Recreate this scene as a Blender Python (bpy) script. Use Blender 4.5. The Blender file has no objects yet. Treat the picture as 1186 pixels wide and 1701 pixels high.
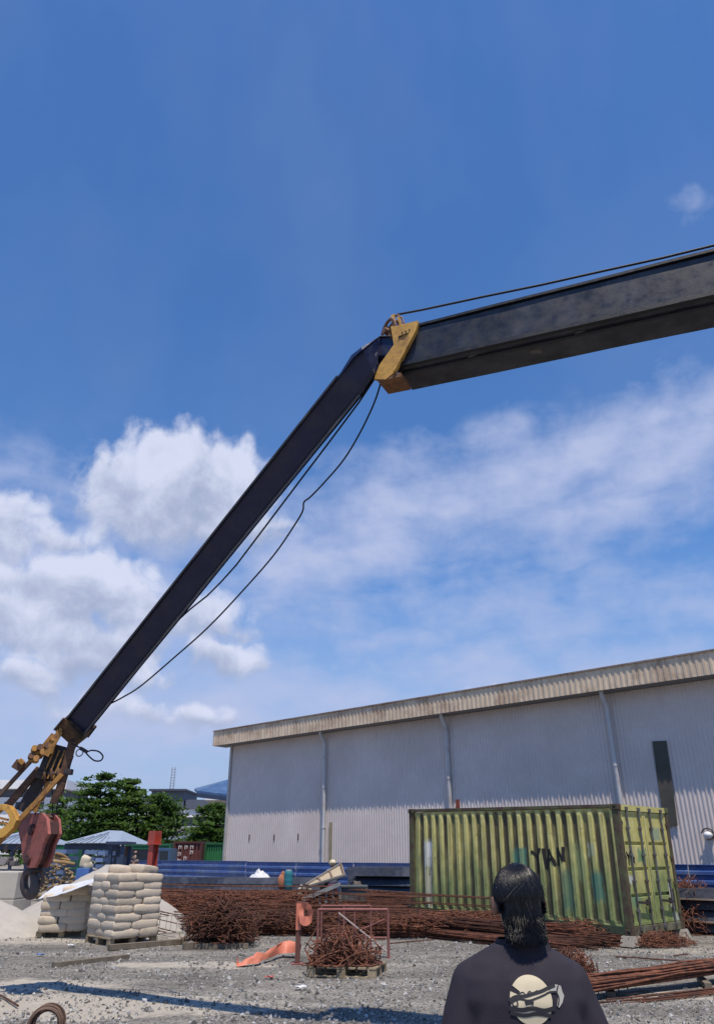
import bpy, bmesh, math, random
from mathutils import Vector, Matrix, Euler, noise
from mathutils.bvhtree import BVHTree
R = math.radians
rnd = random.Random(7)
C = bpy.context.scene.collection
SC = bpy.context.scene

# ------------------------------------------------------------------ camera
F, PX, PY, PITCH, CAMH = 1195.0, 593.0, 876.0, R(24.5), 1.74
_c, _s = math.cos(PITCH), math.sin(PITCH)
cam = bpy.data.objects.new('camera', bpy.data.cameras.new('camera'))
C.objects.link(cam)
cam.location = (0, 0, CAMH)
cam.rotation_euler = (R(90) + PITCH, 0, 0)
cam.data.sensor_fit = 'HORIZONTAL'
cam.data.sensor_width = 36
cam.data.lens = 36 * F / 1186
cam.data.shift_y = 25.5 / 1186
cam.data.clip_end = 3000
SC.camera = cam

def ray(px, py):
    u, v = px - PX, PY - py
    return Vector((u, F * _c - v * _s, F * _s + v * _c))
def atY(px, py, Y):
    r = ray(px, py); return Vector((0, 0, CAMH)) + r * (Y / r.y)
def atZ(px, py, Z=0.0):
    r = ray(px, py); return Vector((0, 0, CAMH)) + r * ((Z - CAMH) / r.z)
def at_plane(px, py, p0, n):
    r = ray(px, py); o = Vector((0, 0, CAMH))
    return o + r * ((p0 - o).dot(n) / r.dot(n))

# ------------------------------------------------------------------ node helpers
class NT:
    def __init__(s, tree): s.t = tree; s.n = tree.nodes; s.l = tree.links
    def new(s, typ, **kw):
        n = s.n.new(typ)
        for k, v in kw.items(): setattr(n, k, v)
        return n
    def put(s, sock, val):
        if val is None: return
        if isinstance(val, bpy.types.NodeSocket): s.l.new(val, sock)
        else: sock.default_value = val
    def m(s, op, a, b=None, c=None, clamp=False):
        n = s.new('ShaderNodeMath', operation=op, use_clamp=clamp)
        s.put(n.inputs[0], a)
        if b is not None: s.put(n.inputs[1], b)
        if c is not None: s.put(n.inputs[2], c)
        return n.outputs[0]
    def mr(s, v, a, b, c=0.0, d=1.0, smooth=False):
        n = s.new('ShaderNodeMapRange', clamp=True)
        if smooth: n.interpolation_type = 'SMOOTHSTEP'
        s.put(n.inputs[0], v); s.put(n.inputs[1], a); s.put(n.inputs[2], b); s.put(n.inputs[3], c); s.put(n.inputs[4], d)
        return n.outputs[0]
    def mix(s, f, a, b, mode='MIX'):
        n = s.new('ShaderNodeMix', data_type='RGBA', blend_type=mode)
        s.put(n.inputs[0], f)
        s.put(n.inputs[6], a if isinstance(a, bpy.types.NodeSocket) else (*a[:3], 1))
        s.put(n.inputs[7], b if isinstance(b, bpy.types.NodeSocket) else (*b[:3], 1))
        return n.outputs[2]
    def noise(s, vec, scale, detail=4, rough=.55, dist=0.0, out=0, dim='3D'):
        n = s.new('ShaderNodeTexNoise', noise_dimensions=dim)
        if vec is not None: s.put(n.inputs['Vector'], vec)
        n.inputs['Scale'].default_value = scale; n.inputs['Detail'].default_value = detail
        n.inputs['Roughness'].default_value = rough; n.inputs['Distortion'].default_value = dist
        return n.outputs[out]
    def vor(s, vec, scale, feature='F1', out='Distance', rand=1.0, dim='3D'):
        n = s.new('ShaderNodeTexVoronoi', feature=feature, voronoi_dimensions=dim)
        if vec is not None: s.put(n.inputs['Vector'], vec)
        n.inputs['Scale'].default_value = scale
        n.inputs['Randomness'].default_value = rand
        return n.outputs[out]
    def mapping(s, vec, scale=(1, 1, 1), loc=(0, 0, 0), rot=(0, 0, 0)):
        n = s.new('ShaderNodeMapping'); s.put(n.inputs[0], vec)
        n.inputs[1].default_value = loc; n.inputs[2].default_value = rot; n.inputs[3].default_value = scale
        return n.outputs[0]
    def sep(s, vec):
        n = s.new('ShaderNodeSeparateXYZ'); s.put(n.inputs[0], vec); return n.outputs
    def comb(s, x, y, z):
        n = s.new('ShaderNodeCombineXYZ'); s.put(n.inputs[0], x); s.put(n.inputs[1], y); s.put(n.inputs[2], z); return n.outputs[0]

def srgb(r, g, b):
    f = lambda c: (c / 255 / 12.92) if c <= 10 else ((c / 255 + .055) / 1.055) ** 2.4
    return (f(r), f(g), f(b))

MATS = {}
def mat(name, col, rough=.7, metal=0.0, var=.25, scale=3.0, second=None, second_amt=.5, second_scale=1.5,
        streak=0.0, bump=.15, bump_scale=40.0, spec=.5, rnd_amt=0.0, sheen=0.0, coat=0.0, second_col_soft=.12):
    """weathered procedural material: colour variation, a second colour in patches (dirt, rust), vertical streaks, bump"""
    if name in MATS: return MATS[name]
    m = bpy.data.materials.new(name); m.use_nodes = True; MATS[name] = m
    t = NT(m.node_tree); b = t.n['Principled BSDF']
    co = t.new('ShaderNodeTexCoord').outputs['Object']
    dark = tuple(c * (1 - var) for c in col); lite = tuple(min(1, c * (1 + var)) for c in col)
    c = t.mix(t.mr(t.noise(co, scale, 6, .65), .3, .7), dark, lite)
    fine = t.noise(co, scale * 14, 3, .6)
    c = t.mix(t.mr(fine, .3, .7, 0, var * .7), c, tuple(x * .45 for x in col))
    if streak > 0:
        st = t.noise(t.mapping(co, (9, 9, .5)), 1.6, 5, .6)
        c = t.mix(t.mr(st, .5, .75, 0, streak), c, second if second else tuple(x * .4 for x in col))
    if second:
        p = t.noise(co, second_scale, 8, .7)
        lo = 1 - second_amt
        c = t.mix(t.mr(p, .25 + .5 * lo - second_col_soft, .25 + .5 * lo + second_col_soft), c, second)
    if rnd_amt > 0:
        oi = t.new('ShaderNodeObjectInfo').outputs['Random']
        hs = t.new('ShaderNodeHueSaturation'); t.put(hs.inputs['Color'], c)
        t.put(hs.inputs['Value'], t.mr(oi, 0, 1, 1 - rnd_amt, 1 + rnd_amt))
        c = hs.outputs[0]
    t.put(b.inputs['Base Color'], c)
    t.put(b.inputs['Roughness'], t.mr(t.noise(co, scale * 4, 4), .3, .7, max(.05, rough - .12), min(1, rough + .12)))
    b.inputs['Metallic'].default_value = metal
    b.inputs['Specular IOR Level'].default_value = spec
    if sheen: b.inputs['Sheen Weight'].default_value = sheen
    if coat: b.inputs['Coat Weight'].default_value = coat
    if bump > 0:
        bp = t.new('ShaderNodeBump'); bp.inputs['Strength'].default_value = bump; bp.inputs['Distance'].default_value = .01
        t.put(bp.inputs['Height'], t.noise(co, bump_scale, 5, .6)); t.put(b.inputs['Normal'], bp.outputs[0])
    return m

# ------------------------------------------------------------------ mesh builder
class MB:
    def __init__(s): s.v = []; s.f = []; s.mi = []; s.cur = 0
    def add(s, vs, fs):
        o = len(s.v); s.v.extend([tuple(p) for p in vs]); s.f.extend([tuple(i + o for i in f) for f in fs]); s.mi.extend([s.cur] * len(fs))
        return s
    def box(s, c, size, rot=None, bev=0.0):
        hx, hy, hz = [d / 2 for d in size]; c = Vector(c)
        M = rot if rot is not None else Matrix.Identity(3)
        if bev <= 0:
            vs = [c + M @ Vector((x * hx, y * hy, z * hz)) for z in (-1, 1) for y in (-1, 1) for x in (-1, 1)]
            return s.add(vs, [(0, 2, 3, 1), (4, 5, 7, 6), (0, 1, 5, 4), (2, 6, 7, 3), (0, 4, 6, 2), (1, 3, 7, 5)])
        b = min(bev, hx * .9, hy * .9, hz * .9)
        bm = bmesh.new(); bmesh.ops.create_cube(bm, size=1)
        for v in bm.verts: v.co = Vector((v.co.x * 2 * hx, v.co.y * 2 * hy, v.co.z * 2 * hz))
        bmesh.ops.bevel(bm, geom=list(bm.edges), offset=b, segments=2, affect='EDGES', profile=.7)
        bm.verts.index_update()
        vs = [c + M @ v.co for v in bm.verts]; fs = [tuple(v.index for v in f.verts) for f in bm.faces]
        bm.free(); return s.add(vs, fs)
    def beam(s, p, q, w, h, up=(0, 0, 1), bev=0.0):
        p, q = Vector(p), Vector(q); d = (q - p); L = d.length; d.normalize(); u = Vector(up)
        x = d.cross(u)
        if x.length < 1e-4: x = d.cross(Vector((1, 0, 0)))
        x.normalize(); z = x.cross(d)
        M = Matrix((x, d, z)).transposed()
        return s.box((p + q) / 2, (w, L, h), M, bev)
    def tube(s, pts, r, n=8, cap=True):
        pts = [Vector(p) for p in pts]; rs = r if isinstance(r, (list, tuple)) else [r] * len(pts)
        vs, fs = [], []; prev = None
        for i, p in enumerate(pts):
            a = pts[max(0, i - 1)]; b = pts[min(len(pts) - 1, i + 1)]; d = (b - a)
            if d.length < 1e-9: d = Vector((0, 0, 1))
            d.normalize()
            if prev is None:
                x = d.orthogonal().normalized()
            else:
                x = prev - d * prev.dot(d)
                x = x.normalized() if x.length > 1e-6 else d.orthogonal().normalized()
            prev = x; y = d.cross(x)
            for k in range(n):
                t = 2 * math.pi * k / n
                vs.append(p + (x * math.cos(t) + y * math.sin(t)) * rs[i])
        for i in range(len(pts) - 1):
            for k in range(n):
                k2 = (k + 1) % n
                fs.append((i * n + k, i * n + k2, (i + 1) * n + k2, (i + 1) * n + k))
        if cap:
            fs.append(tuple(range(n - 1, -1, -1))); m = (len(pts) - 1) * n; fs.append(tuple(m + k for k in range(n)))
        return s.add(vs, fs)
    def torus(s, c, R_, r, axis=(0, 0, 1), n=24, k=8, squash=1.0):
        a = Vector(axis).normalized(); x = a.orthogonal().normalized(); y = a.cross(x); c = Vector(c)
        vs, fs = [], []
        for i in range(n):
            t = 2 * math.pi * i / n; d = x * math.cos(t) + y * math.sin(t) * squash
            for j in range(k):
                q = 2 * math.pi * j / k
                vs.append(c + d * R_ + (d * math.cos(q) + a * math.sin(q)) * r)
        for i in range(n):
            for j in range(k):
                fs.append((i * k + j, ((i + 1) % n) * k + j, ((i + 1) % n) * k + (j + 1) % k, i * k + (j + 1) % k))
        return s.add(vs, fs)
    def disc(s, c, r, th, axis, n=24, r_in=0.0):
        a = Vector(axis).normalized(); x = a.orthogonal().normalized(); y = a.cross(x); c = Vector(c)
        prof = [(r_in, -th / 2), (r, -th / 2), (r, th / 2), (r_in, th / 2)]
        vs, fs = [], []
        for i in range(n):
            t = 2 * math.pi * i / n; d = x * math.cos(t) + y * math.sin(t)
            for (rr, h) in prof: vs.append(c + d * max(rr, 1e-4) + a * h)
        for i in range(n):
            j = (i + 1) % n
            for k in range(4):
                k2 = (k + 1) % 4
                fs.append((i * 4 + k, j * 4 + k, j * 4 + k2, i * 4 + k2))
        return s.add(vs, fs)
    def prism(s, poly, off):
        """closed solid: polygon (3D points) extruded by vector off"""
        n = len(poly); off = Vector(off)
        vs = [Vector(p) for p in poly] + [Vector(p) + off for p in poly]
        fs = [tuple(range(n)), tuple(range(2 * n - 1, n - 1, -1))]
        for i in range(n):
            j = (i + 1) % n; fs.append((i, i + n, j + n, j))
        return s.add(vs, fs)
    def blob(s, c, rad, rot=None, n=12, m=8):
        c = Vector(c); M = rot if rot is not None else Matrix.Identity(3); vs, fs = [], []
        vs.append(c + M @ Vector((0, 0, -rad[2])))
        for i in range(1, m):
            ph = -math.pi / 2 + math.pi * i / m
            for k in range(n):
                t = 2 * math.pi * k / n
                vs.append(c + M @ Vector((rad[0] * math.cos(ph) * math.cos(t), rad[1] * math.cos(ph) * math.sin(t), rad[2] * math.sin(ph))))
        vs.append(c + M @ Vector((0, 0, rad[2])))
        top = len(vs) - 1
        for k in range(n):
            fs.append((0, 1 + (k + 1) % n, 1 + k))
            fs.append((top, 1 + (m - 2) * n + k, 1 + (m - 2) * n + (k + 1) % n))
        for i in range(m - 2):
            for k in range(n):
                k2 = (k + 1) % n; a = 1 + i * n
                fs.append((a + k, a + k2, a + n + k2, a + n + k))
        return s.add(vs, fs)
    def limb(s, p, q, r1, r2, n=12):
        p, q = Vector(p), Vector(q)
        s.tube([p, q], [r1, r2], n)
        s.blob(p, (r1,) * 3, n=n); s.blob(q, (r2,) * 3, n=n)
        return s
    def loft(s, rings, cap=True):
        n = len(rings[0]); o = []
        vs = [p for r in rings for p in r]; fs = []
        for i in range(len(rings) - 1):
            for k in range(n):
                k2 = (k + 1) % n; fs.append((i * n + k, i * n + k2, (i + 1) * n + k2, (i + 1) * n + k))
        if cap:
            fs.append(tuple(range(n - 1, -1, -1))); m = (len(rings) - 1) * n; fs.append(tuple(m + k for k in range(n)))
        return s.add(vs, fs)
    def grid(s, fn, nu, nv):
        vs = [fn(i / nu, j / nv) for j in range(nv + 1) for i in range(nu + 1)]
        fs = [(j * (nu + 1) + i, j * (nu + 1) + i + 1, (j + 1) * (nu + 1) + i + 1, (j + 1) * (nu + 1) + i) for j in range(nv) for i in range(nu)]
        return s.add(vs, fs)
    def sheet(s, fn, nu, nv, th):
        """a closed sheet with thickness: fn(u,v)->point, th vector"""
        th = Vector(th); a = len(s.v); s.grid(fn, nu, nv); s.grid(lambda u, v: Vector(fn(u, v)) + th, nu, nv)
        N = (nu + 1) * (nv + 1); idx = lambda i, j: a + j * (nu + 1) + i
        rim = [idx(i, 0) for i in range(nu)] + [idx(nu, j) for j in range(nv)] + [idx(i, nv) for i in range(nu, 0, -1)] + [idx(0, j) for j in range(nv, 0, -1)]
        for k in range(len(rim)):
            p, q = rim[k], rim[(k + 1) % len(rim)]
            s.f.append((p, q, q + N, p + N)); s.mi.append(s.cur)
        return s
    def mesh(s, name, mats, smooth=None):
        me = bpy.data.meshes.new(name); me.from_pydata(s.v, [], s.f)
        for m in (mats if isinstance(mats, (list, tuple)) else [mats]): me.materials.append(m)
        if any(s.mi): me.polygons.foreach_set('material_index', s.mi)
        bm = bmesh.new(); bm.from_mesh(me); bmesh.ops.recalc_face_normals(bm, faces=bm.faces); bm.to_mesh(me); bm.free()
        if smooth is not None:
            me.polygons.foreach_set('use_smooth', [True] * len(me.polygons))
            if smooth < 180: me.set_sharp_from_angle(angle=R(smooth))
        me.update(); return me
    def build(s, name, mats, parent=None, smooth=None):
        return link(name, s.mesh(name, mats, smooth), parent)

def link(name, me, parent=None):
    o = bpy.data.objects.new(name, me); C.objects.link(o)
    if parent is not None:
        o.parent = parent; o.matrix_parent_inverse = Matrix.Identity(4)
    return o
def tag(o, label=None, cat=None, group=None, kind=None):
    if label: o['label'] = label
    if cat: o['category'] = cat
    if group: o['group'] = group
    if kind: o['kind'] = kind
    return o
def thing(name, label, cat, loc=(0, 0, 0), rot=(0, 0, 0), group=None):
    o = bpy.data.objects.new(name, None); C.objects.link(o); o.location = loc; o.rotation_euler = rot
    o.empty_display_size = .2
    return tag(o, label, cat, group)
def fuse(mb, voxel, mats, smooth_it=6, factor=.5, tweak=None):
    me = mb.mesh('tmp', mats)
    o = bpy.data.objects.new('tmp', me); C.objects.link(o)
    r = o.modifiers.new('r', 'REMESH'); r.mode = 'VOXEL'; r.voxel_size = voxel
    sm = o.modifiers.new('s', 'SMOOTH'); sm.factor = factor; sm.iterations = smooth_it
    dg = bpy.context.evaluated_depsgraph_get()
    out = bpy.data.meshes.new_from_object(o.evaluated_get(dg))
    C.objects.unlink(o); bpy.data.objects.remove(o); bpy.data.meshes.remove(me)
    out.materials.clear()
    for m in (mats if isinstance(mats, (list, tuple)) else [mats]): out.materials.append(m)
    if tweak:
        for v in out.vertices: v.co = tweak(v.co.copy())
    out.polygons.foreach_set('use_smooth', [True] * len(out.polygons))
    out.update(); return out
def copy_tree(o, parent=None):
    c = o.copy(); C.objects.link(c)
    if parent is not None: c.parent = parent
    for ch in o.children: copy_tree(ch, c)
    return c
def rz(a): return Matrix.Rotation(a, 3, 'Z')
def catmull(pts, k=6):
    P = [Vector(p) for p in pts]; out = []
    for i in range(len(P) - 1):
        a, b, c, d = P[max(0, i - 1)], P[i], P[i + 1], P[min(len(P) - 1, i + 2)]
        for j in range(k):
            t = j / k
            out.append(.5 * ((2 * b) + (c - a) * t + (2 * a - 5 * b + 4 * c - d) * t * t + (3 * b - a - 3 * c + d) * t ** 3))
    out.append(P[-1]); return out

# ------------------------------------------------------------------ light and sky
SUN_H = Vector((.24, -.97, 0)).normalized(); SUN_EL = R(70)
SUN = Vector((SUN_H.x * math.cos(SUN_EL), SUN_H.y * math.cos(SUN_EL), math.sin(SUN_EL)))
sl = bpy.data.lights.new('sun', 'SUN'); sl.energy = 4.8; sl.angle = R(.53); sl.color = (1, .90, .77)
so = bpy.data.objects.new('sun', sl); C.objects.link(so); so.rotation_euler = SUN.to_track_quat('Z', 'Y').to_euler()
so.location = SUN * 100

W = bpy.data.worlds.new('World'); SC.world = W; W.use_nodes = True
W.cycles.sampling_method = 'MANUAL'; W.cycles.sample_map_resolution = 256
wt = NT(W.node_tree); bg = wt.n['Background']
sky = wt.new('ShaderNodeTexSky', sky_type='NISHITA')
sky.sun_disc = False; sky.sun_elevation = SUN_EL; sky.sun_rotation = math.atan2(SUN_H.x, SUN_H.y)
sky.air_density = 1.15; sky.dust_density = .1; sky.ozone_density = 2.6
gen = wt.new('ShaderNodeTexCoord').outputs['Generated']
gx, gy, gz = wt.sep(gen)
az = wt.m('ARCTAN2', gx, gy); el = wt.m('ARCSINE', gz)
P = wt.comb(az, el, 0.0)
def azel(px, py):
    r = ray(px, py).normalized(); return math.atan2(r.x, r.y), math.asin(r.z)
# warp the lookup a little so that the outlines of the clouds are ragged
w1 = wt.noise(P, 9.0, 2, .5, out=1, dim='2D')
va = wt.new('ShaderNodeVectorMath', operation='MULTIPLY_ADD'); wt.put(va.inputs[0], w1); va.inputs[1].default_value = (.07, .07, 0); va.inputs[2].default_value = (-.035, -.035, 0)
vb = wt.new('ShaderNodeVectorMath', operation='ADD'); wt.put(vb.inputs[0], P); wt.put(vb.inputs[1], va.outputs[0])
wx, wy, _ = wt.sep(vb.outputs[0])
def blobs(lst, x, y):
    """lst of (px, py, rx, ry, weight[, tilt]) in the photograph's pixels -> (max weight, shade average)"""
    mx = sw = sv = None
    for b in lst:
        px, py, rx, ry, wgt = b[:5]; tilt = R(b[5]) if len(b) > 5 else 0
        a0, e0 = azel(px, py); a1, _e = azel(px + rx, py); _a, e1 = azel(px, py - ry)
        ra, re = abs(a1 - a0), abs(e1 - e0)
        dx = wt.m('SUBTRACT', x, a0); dy = wt.m('SUBTRACT', y, e0)
        if tilt:
            ct, st = math.cos(tilt), math.sin(tilt)
            dx, dy = wt.m('ADD', wt.m('MULTIPLY', dx, ct), wt.m('MULTIPLY', dy, st)), wt.m('SUBTRACT', wt.m('MULTIPLY', dy, ct), wt.m('MULTIPLY', dx, st))
        dx = wt.m('DIVIDE', dx, ra); dy = wt.m('DIVIDE', dy, re)
        d = wt.m('SQRT', wt.m('ADD', wt.m('MULTIPLY', dx, dx), wt.m('MULTIPLY', dy, dy)))
        w = wt.mr(d, 1.55, .15, 0, wgt)
        mx = w if mx is None else wt.m('MAXIMUM', mx, w)
        w3 = wt.m('MULTIPLY', w, wt.m('MULTIPLY', w, w))
        t = wt.m('MULTIPLY', w3, dy)
        sw = w3 if sw is None else wt.m('ADD', sw, w3); sv = t if sv is None else wt.m('ADD', sv, t)
    return mx, wt.m('DIVIDE', sv, wt.m('ADD', sw, .001))
fb = wt.noise(P, 15.0, 6, .60, .2, dim='2D'); fb2 = wt.noise(wt.mapping(P, loc=(3.1, 1.7, .4)), 9.0, 3, .6, dim='2D')
vo = wt.m('SUBTRACT', 1.0, wt.vor(vb.outputs[0], 30.0, 'F1', dim='2D'))
puff = wt.m('ADD', wt.m('MULTIPLY', fb, .75), wt.m('MULTIPLY', vo, .28))
cum = [(285, 785, 95, 72, 1), (345, 800, 95, 62, 1), (235, 800, 80, 66, 1), (260, 850, 120, 55, .9), (370, 850, 90, 50, .85),
       (180, 985, 90, 52, 1), (95, 1005, 90, 55, 1), (240, 1005, 70, 48, .95), (20, 1010, 60, 45, .95), (120, 1060, 170, 42, .85),
       (370, 1090, 75, 26, .8), (50, 1135, 70, 32, .85), (345, 1200, 60, 24, .7), (200, 1180, 120, 30, .55), (10, 870, 75, 60, .75), (100, 900, 80, 34, .55), (60, 960, 110, 40, .8), (290, 1030, 120, 40, .7), (150, 1110, 150, 36, .7), (420, 870, 90, 40, .6), (300, 890, 130, 36, .7),
       (830, 1147, 50, 14, .7)]
cmx, cv = blobs(cum, wx, wy)
cd = wt.m('ADD', cmx, wt.m('MULTIPLY', wt.m('SUBTRACT', puff, .53), 1.1))
ca = wt.m('MULTIPLY', wt.mr(cd, .16, .56, 0, .95, True), wt.mr(cmx, .02, .2))
shade = wt.m('ADD', wt.m('ADD', .50, wt.m('MULTIPLY', cv, .55)), wt.m('MULTIPLY', wt.m('SUBTRACT', fb, .5), 1.5))
ccol = wt.mix(wt.mr(shade, .0, .95, 0, 1, True), (3.7, 4.35, 6.2), (6.9, 7.35, 9.1))
# soft high cloud: the long white band at the right, veils near the horizon, the wisp at the right edge
soft = [(900, 790, 330, 90, .95, 8), (640, 860, 250, 90, .95, 12), (1130, 730, 210, 95, .95, 6), (1000, 840, 300, 80, .7, 4), (520, 935, 190, 70, .85, 10), (640, 980, 220, 60, .45, 5),
        (660, 1072, 75, 26, .62), (770, 1105, 170, 30, .55), (1150, 1015, 110, 34, .5), (1140, 335, 40, 24, .42), (560, 1165, 330, 55, .75),
        (250, 1180, 420, 90, .95), (150, 960, 300, 170, .72), (300, 880, 260, 120, .55), (960, 1120, 300, 45, .75), (880, 1010, 330, 60, .5)]
smx, sv_ = blobs(soft, wt.m('ADD', wx, wt.m('MULTIPLY', wt.m('SUBTRACT', fb2, .5), .10)), wt.m('ADD', wy, wt.m('MULTIPLY', wt.m('SUBTRACT', fb2, .5), .06)))
wisp = wt.noise(wt.mapping(P, (1, 2.2, 1), rot=(0, 0, R(-12))), 9.0, 5, .55, .15, dim='2D')
sa = wt.m('MULTIPLY', wt.mr(wt.m('ADD', smx, wt.m('MULTIPLY', wt.m('ADD', wt.m('MULTIPLY', wt.m('SUBTRACT', wisp, .5), 1.15), wt.m('MULTIPLY', wt.m('SUBTRACT', fb, .5), .55)), 1.0)), .03, 1.02, 0, .94), wt.mr(smx, 0, .22))
# the sky's own colour, a touch deeper and more violet as a phone renders it
skc = wt.mix(1.0, sky.outputs[0], (.68, 1.06, 1.50), 'MULTIPLY')
veil = wt.mr(wt.noise(P, 3.0, 3, .6, dim='2D'), .35, .75, 0, .08)
skc = wt.mix(veil, skc, (4.0, 4.6, 6.6))
skc = wt.mix(wt.mr(el, R(24), R(2), 0, .85, True), skc, (3.9, 4.75, 7.0))
c1 = wt.mix(sa, skc, (4.75, 5.45, 7.9))
ca = wt.m('MULTIPLY', ca, wt.mr(cv, -.95, -.25, .45, 1, True))
c2 = wt.mix(ca, c1, ccol)
wt.put(bg.inputs[0], c2); bg.inputs[1].default_value = .1
vs = SC.view_settings; vs.view_transform = 'Standard'; vs.look = 'None'; vs.exposure = 0; vs.gamma = 1; vs.use_curve_mapping = False

# ------------------------------------------------------------------ materials
STEEL_BLACK = lambda: mat('boom_black_paint', (.010, .012, .021), .45, var=.5, scale=2, second=(.042, .044, .056), second_amt=.42, second_scale=2.6, streak=.25, bump=.12, bump_scale=25)
JIB_BLACK = lambda: mat('jib_dark_blue_paint', (.012, .019, .062), .38, var=.25, scale=2, second=(.03, .032, .045), second_amt=.3, second_scale=4, bump=.06)
def scuff(m, lo=.60, amt=.55, col=(.17, .17, .19)):
    if m.get('scuffed'): return m
    m['scuffed'] = 1; t = NT(m.node_tree); b = t.n['Principled BSDF']; co = t.new('ShaderNodeTexCoord').outputs['Object']; src = b.inputs['Base Color'].links[0].from_socket
    a = t.noise(t.mapping(co, (3.2, 3.2, 1.3), rot=(.5, .3, .9)), 3.2, 8, .78, .4); g = t.mr(t.noise(co, .9, 3), .40, .62)
    t.put(b.inputs['Base Color'], t.mix(t.m('MULTIPLY', t.mr(a, lo, lo + .10, 0, amt), g), src, col))
    return m
CRANE_YELLOW = lambda: mat('crane_yellow_paint', (.60, .33, .065), .55, var=.2, scale=5, second=(.16, .07, .03), second_amt=.28, second_scale=7, bump=.1)
RUSTY_YELLOW = lambda: mat('rusty_yellow_steel', (.52, .26, .055), .7, var=.35, scale=9, second=(.13, .055, .028), second_amt=.42, second_scale=9, bump=.25)
RUST = lambda: mat('rust', (.21, .078, .042), .9, var=.45, scale=8, second=(.045, .02, .014), second_amt=.4, second_scale=6, bump=.3)
RUST_DARK = lambda: mat('rust_dark', (.085, .034, .021), .9, var=.45, scale=8, second=(.19, .07, .032), second_amt=.3, second_scale=3, bump=.3)
ROPE = lambda: mat('greasy_wire_rope', (.012, .013, .018), .6, var=.3, scale=30, bump=.3, bump_scale=200)
HOOK_RED = lambda: mat('worn_red_paint', (.38, .11, .09), .65, var=.25, scale=8, second=(.15, .06, .04), second_amt=.38, second_scale=9, bump=.15)
DARK_IRON = lambda: mat('dark_iron', (.035, .03, .03), .7, var=.35, scale=10, second=(.08, .04, .025), second_amt=.3, second_scale=8, bump=.25)
TIMBER = lambda: mat('grey_timber', (.20, .165, .12), .9, var=.35, scale=3, second=(.10, .08, .06), second_amt=.4, second_scale=4, bump=.3, bump_scale=60)
PALLET_WOOD = lambda: mat('pallet_wood', (.36, .29, .19), .85, var=.3, scale=3, second=(.2, .15, .09), second_amt=.4, second_scale=4, bump=.3, bump_scale=60, rnd_amt=.1)
CONCRETE = lambda: mat('concrete', (.36, .33, .28), .9, var=.2, scale=4, second=(.22, .2, .17), second_amt=.35, second_scale=3, bump=.3)
ORANGE = lambda: mat('orange_plastic_net', (.64, .21, .125), .6, var=.2, scale=6, second=(.42, .13, .09), second_amt=.3, bump=.2)
WHITE_SHEET = lambda: mat('white_plastic_sheet', (.62, .63, .65), .5, var=.1, scale=4, second=(.45, .44, .42), second_amt=.25, bump=.15)
GALV = lambda: mat('grey_painted_pipe', (.52, .52, .53), .5, var=.1, scale=3, second=(.32, .24, .18), second_amt=.22, second_scale=2, bump=.05)

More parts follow.
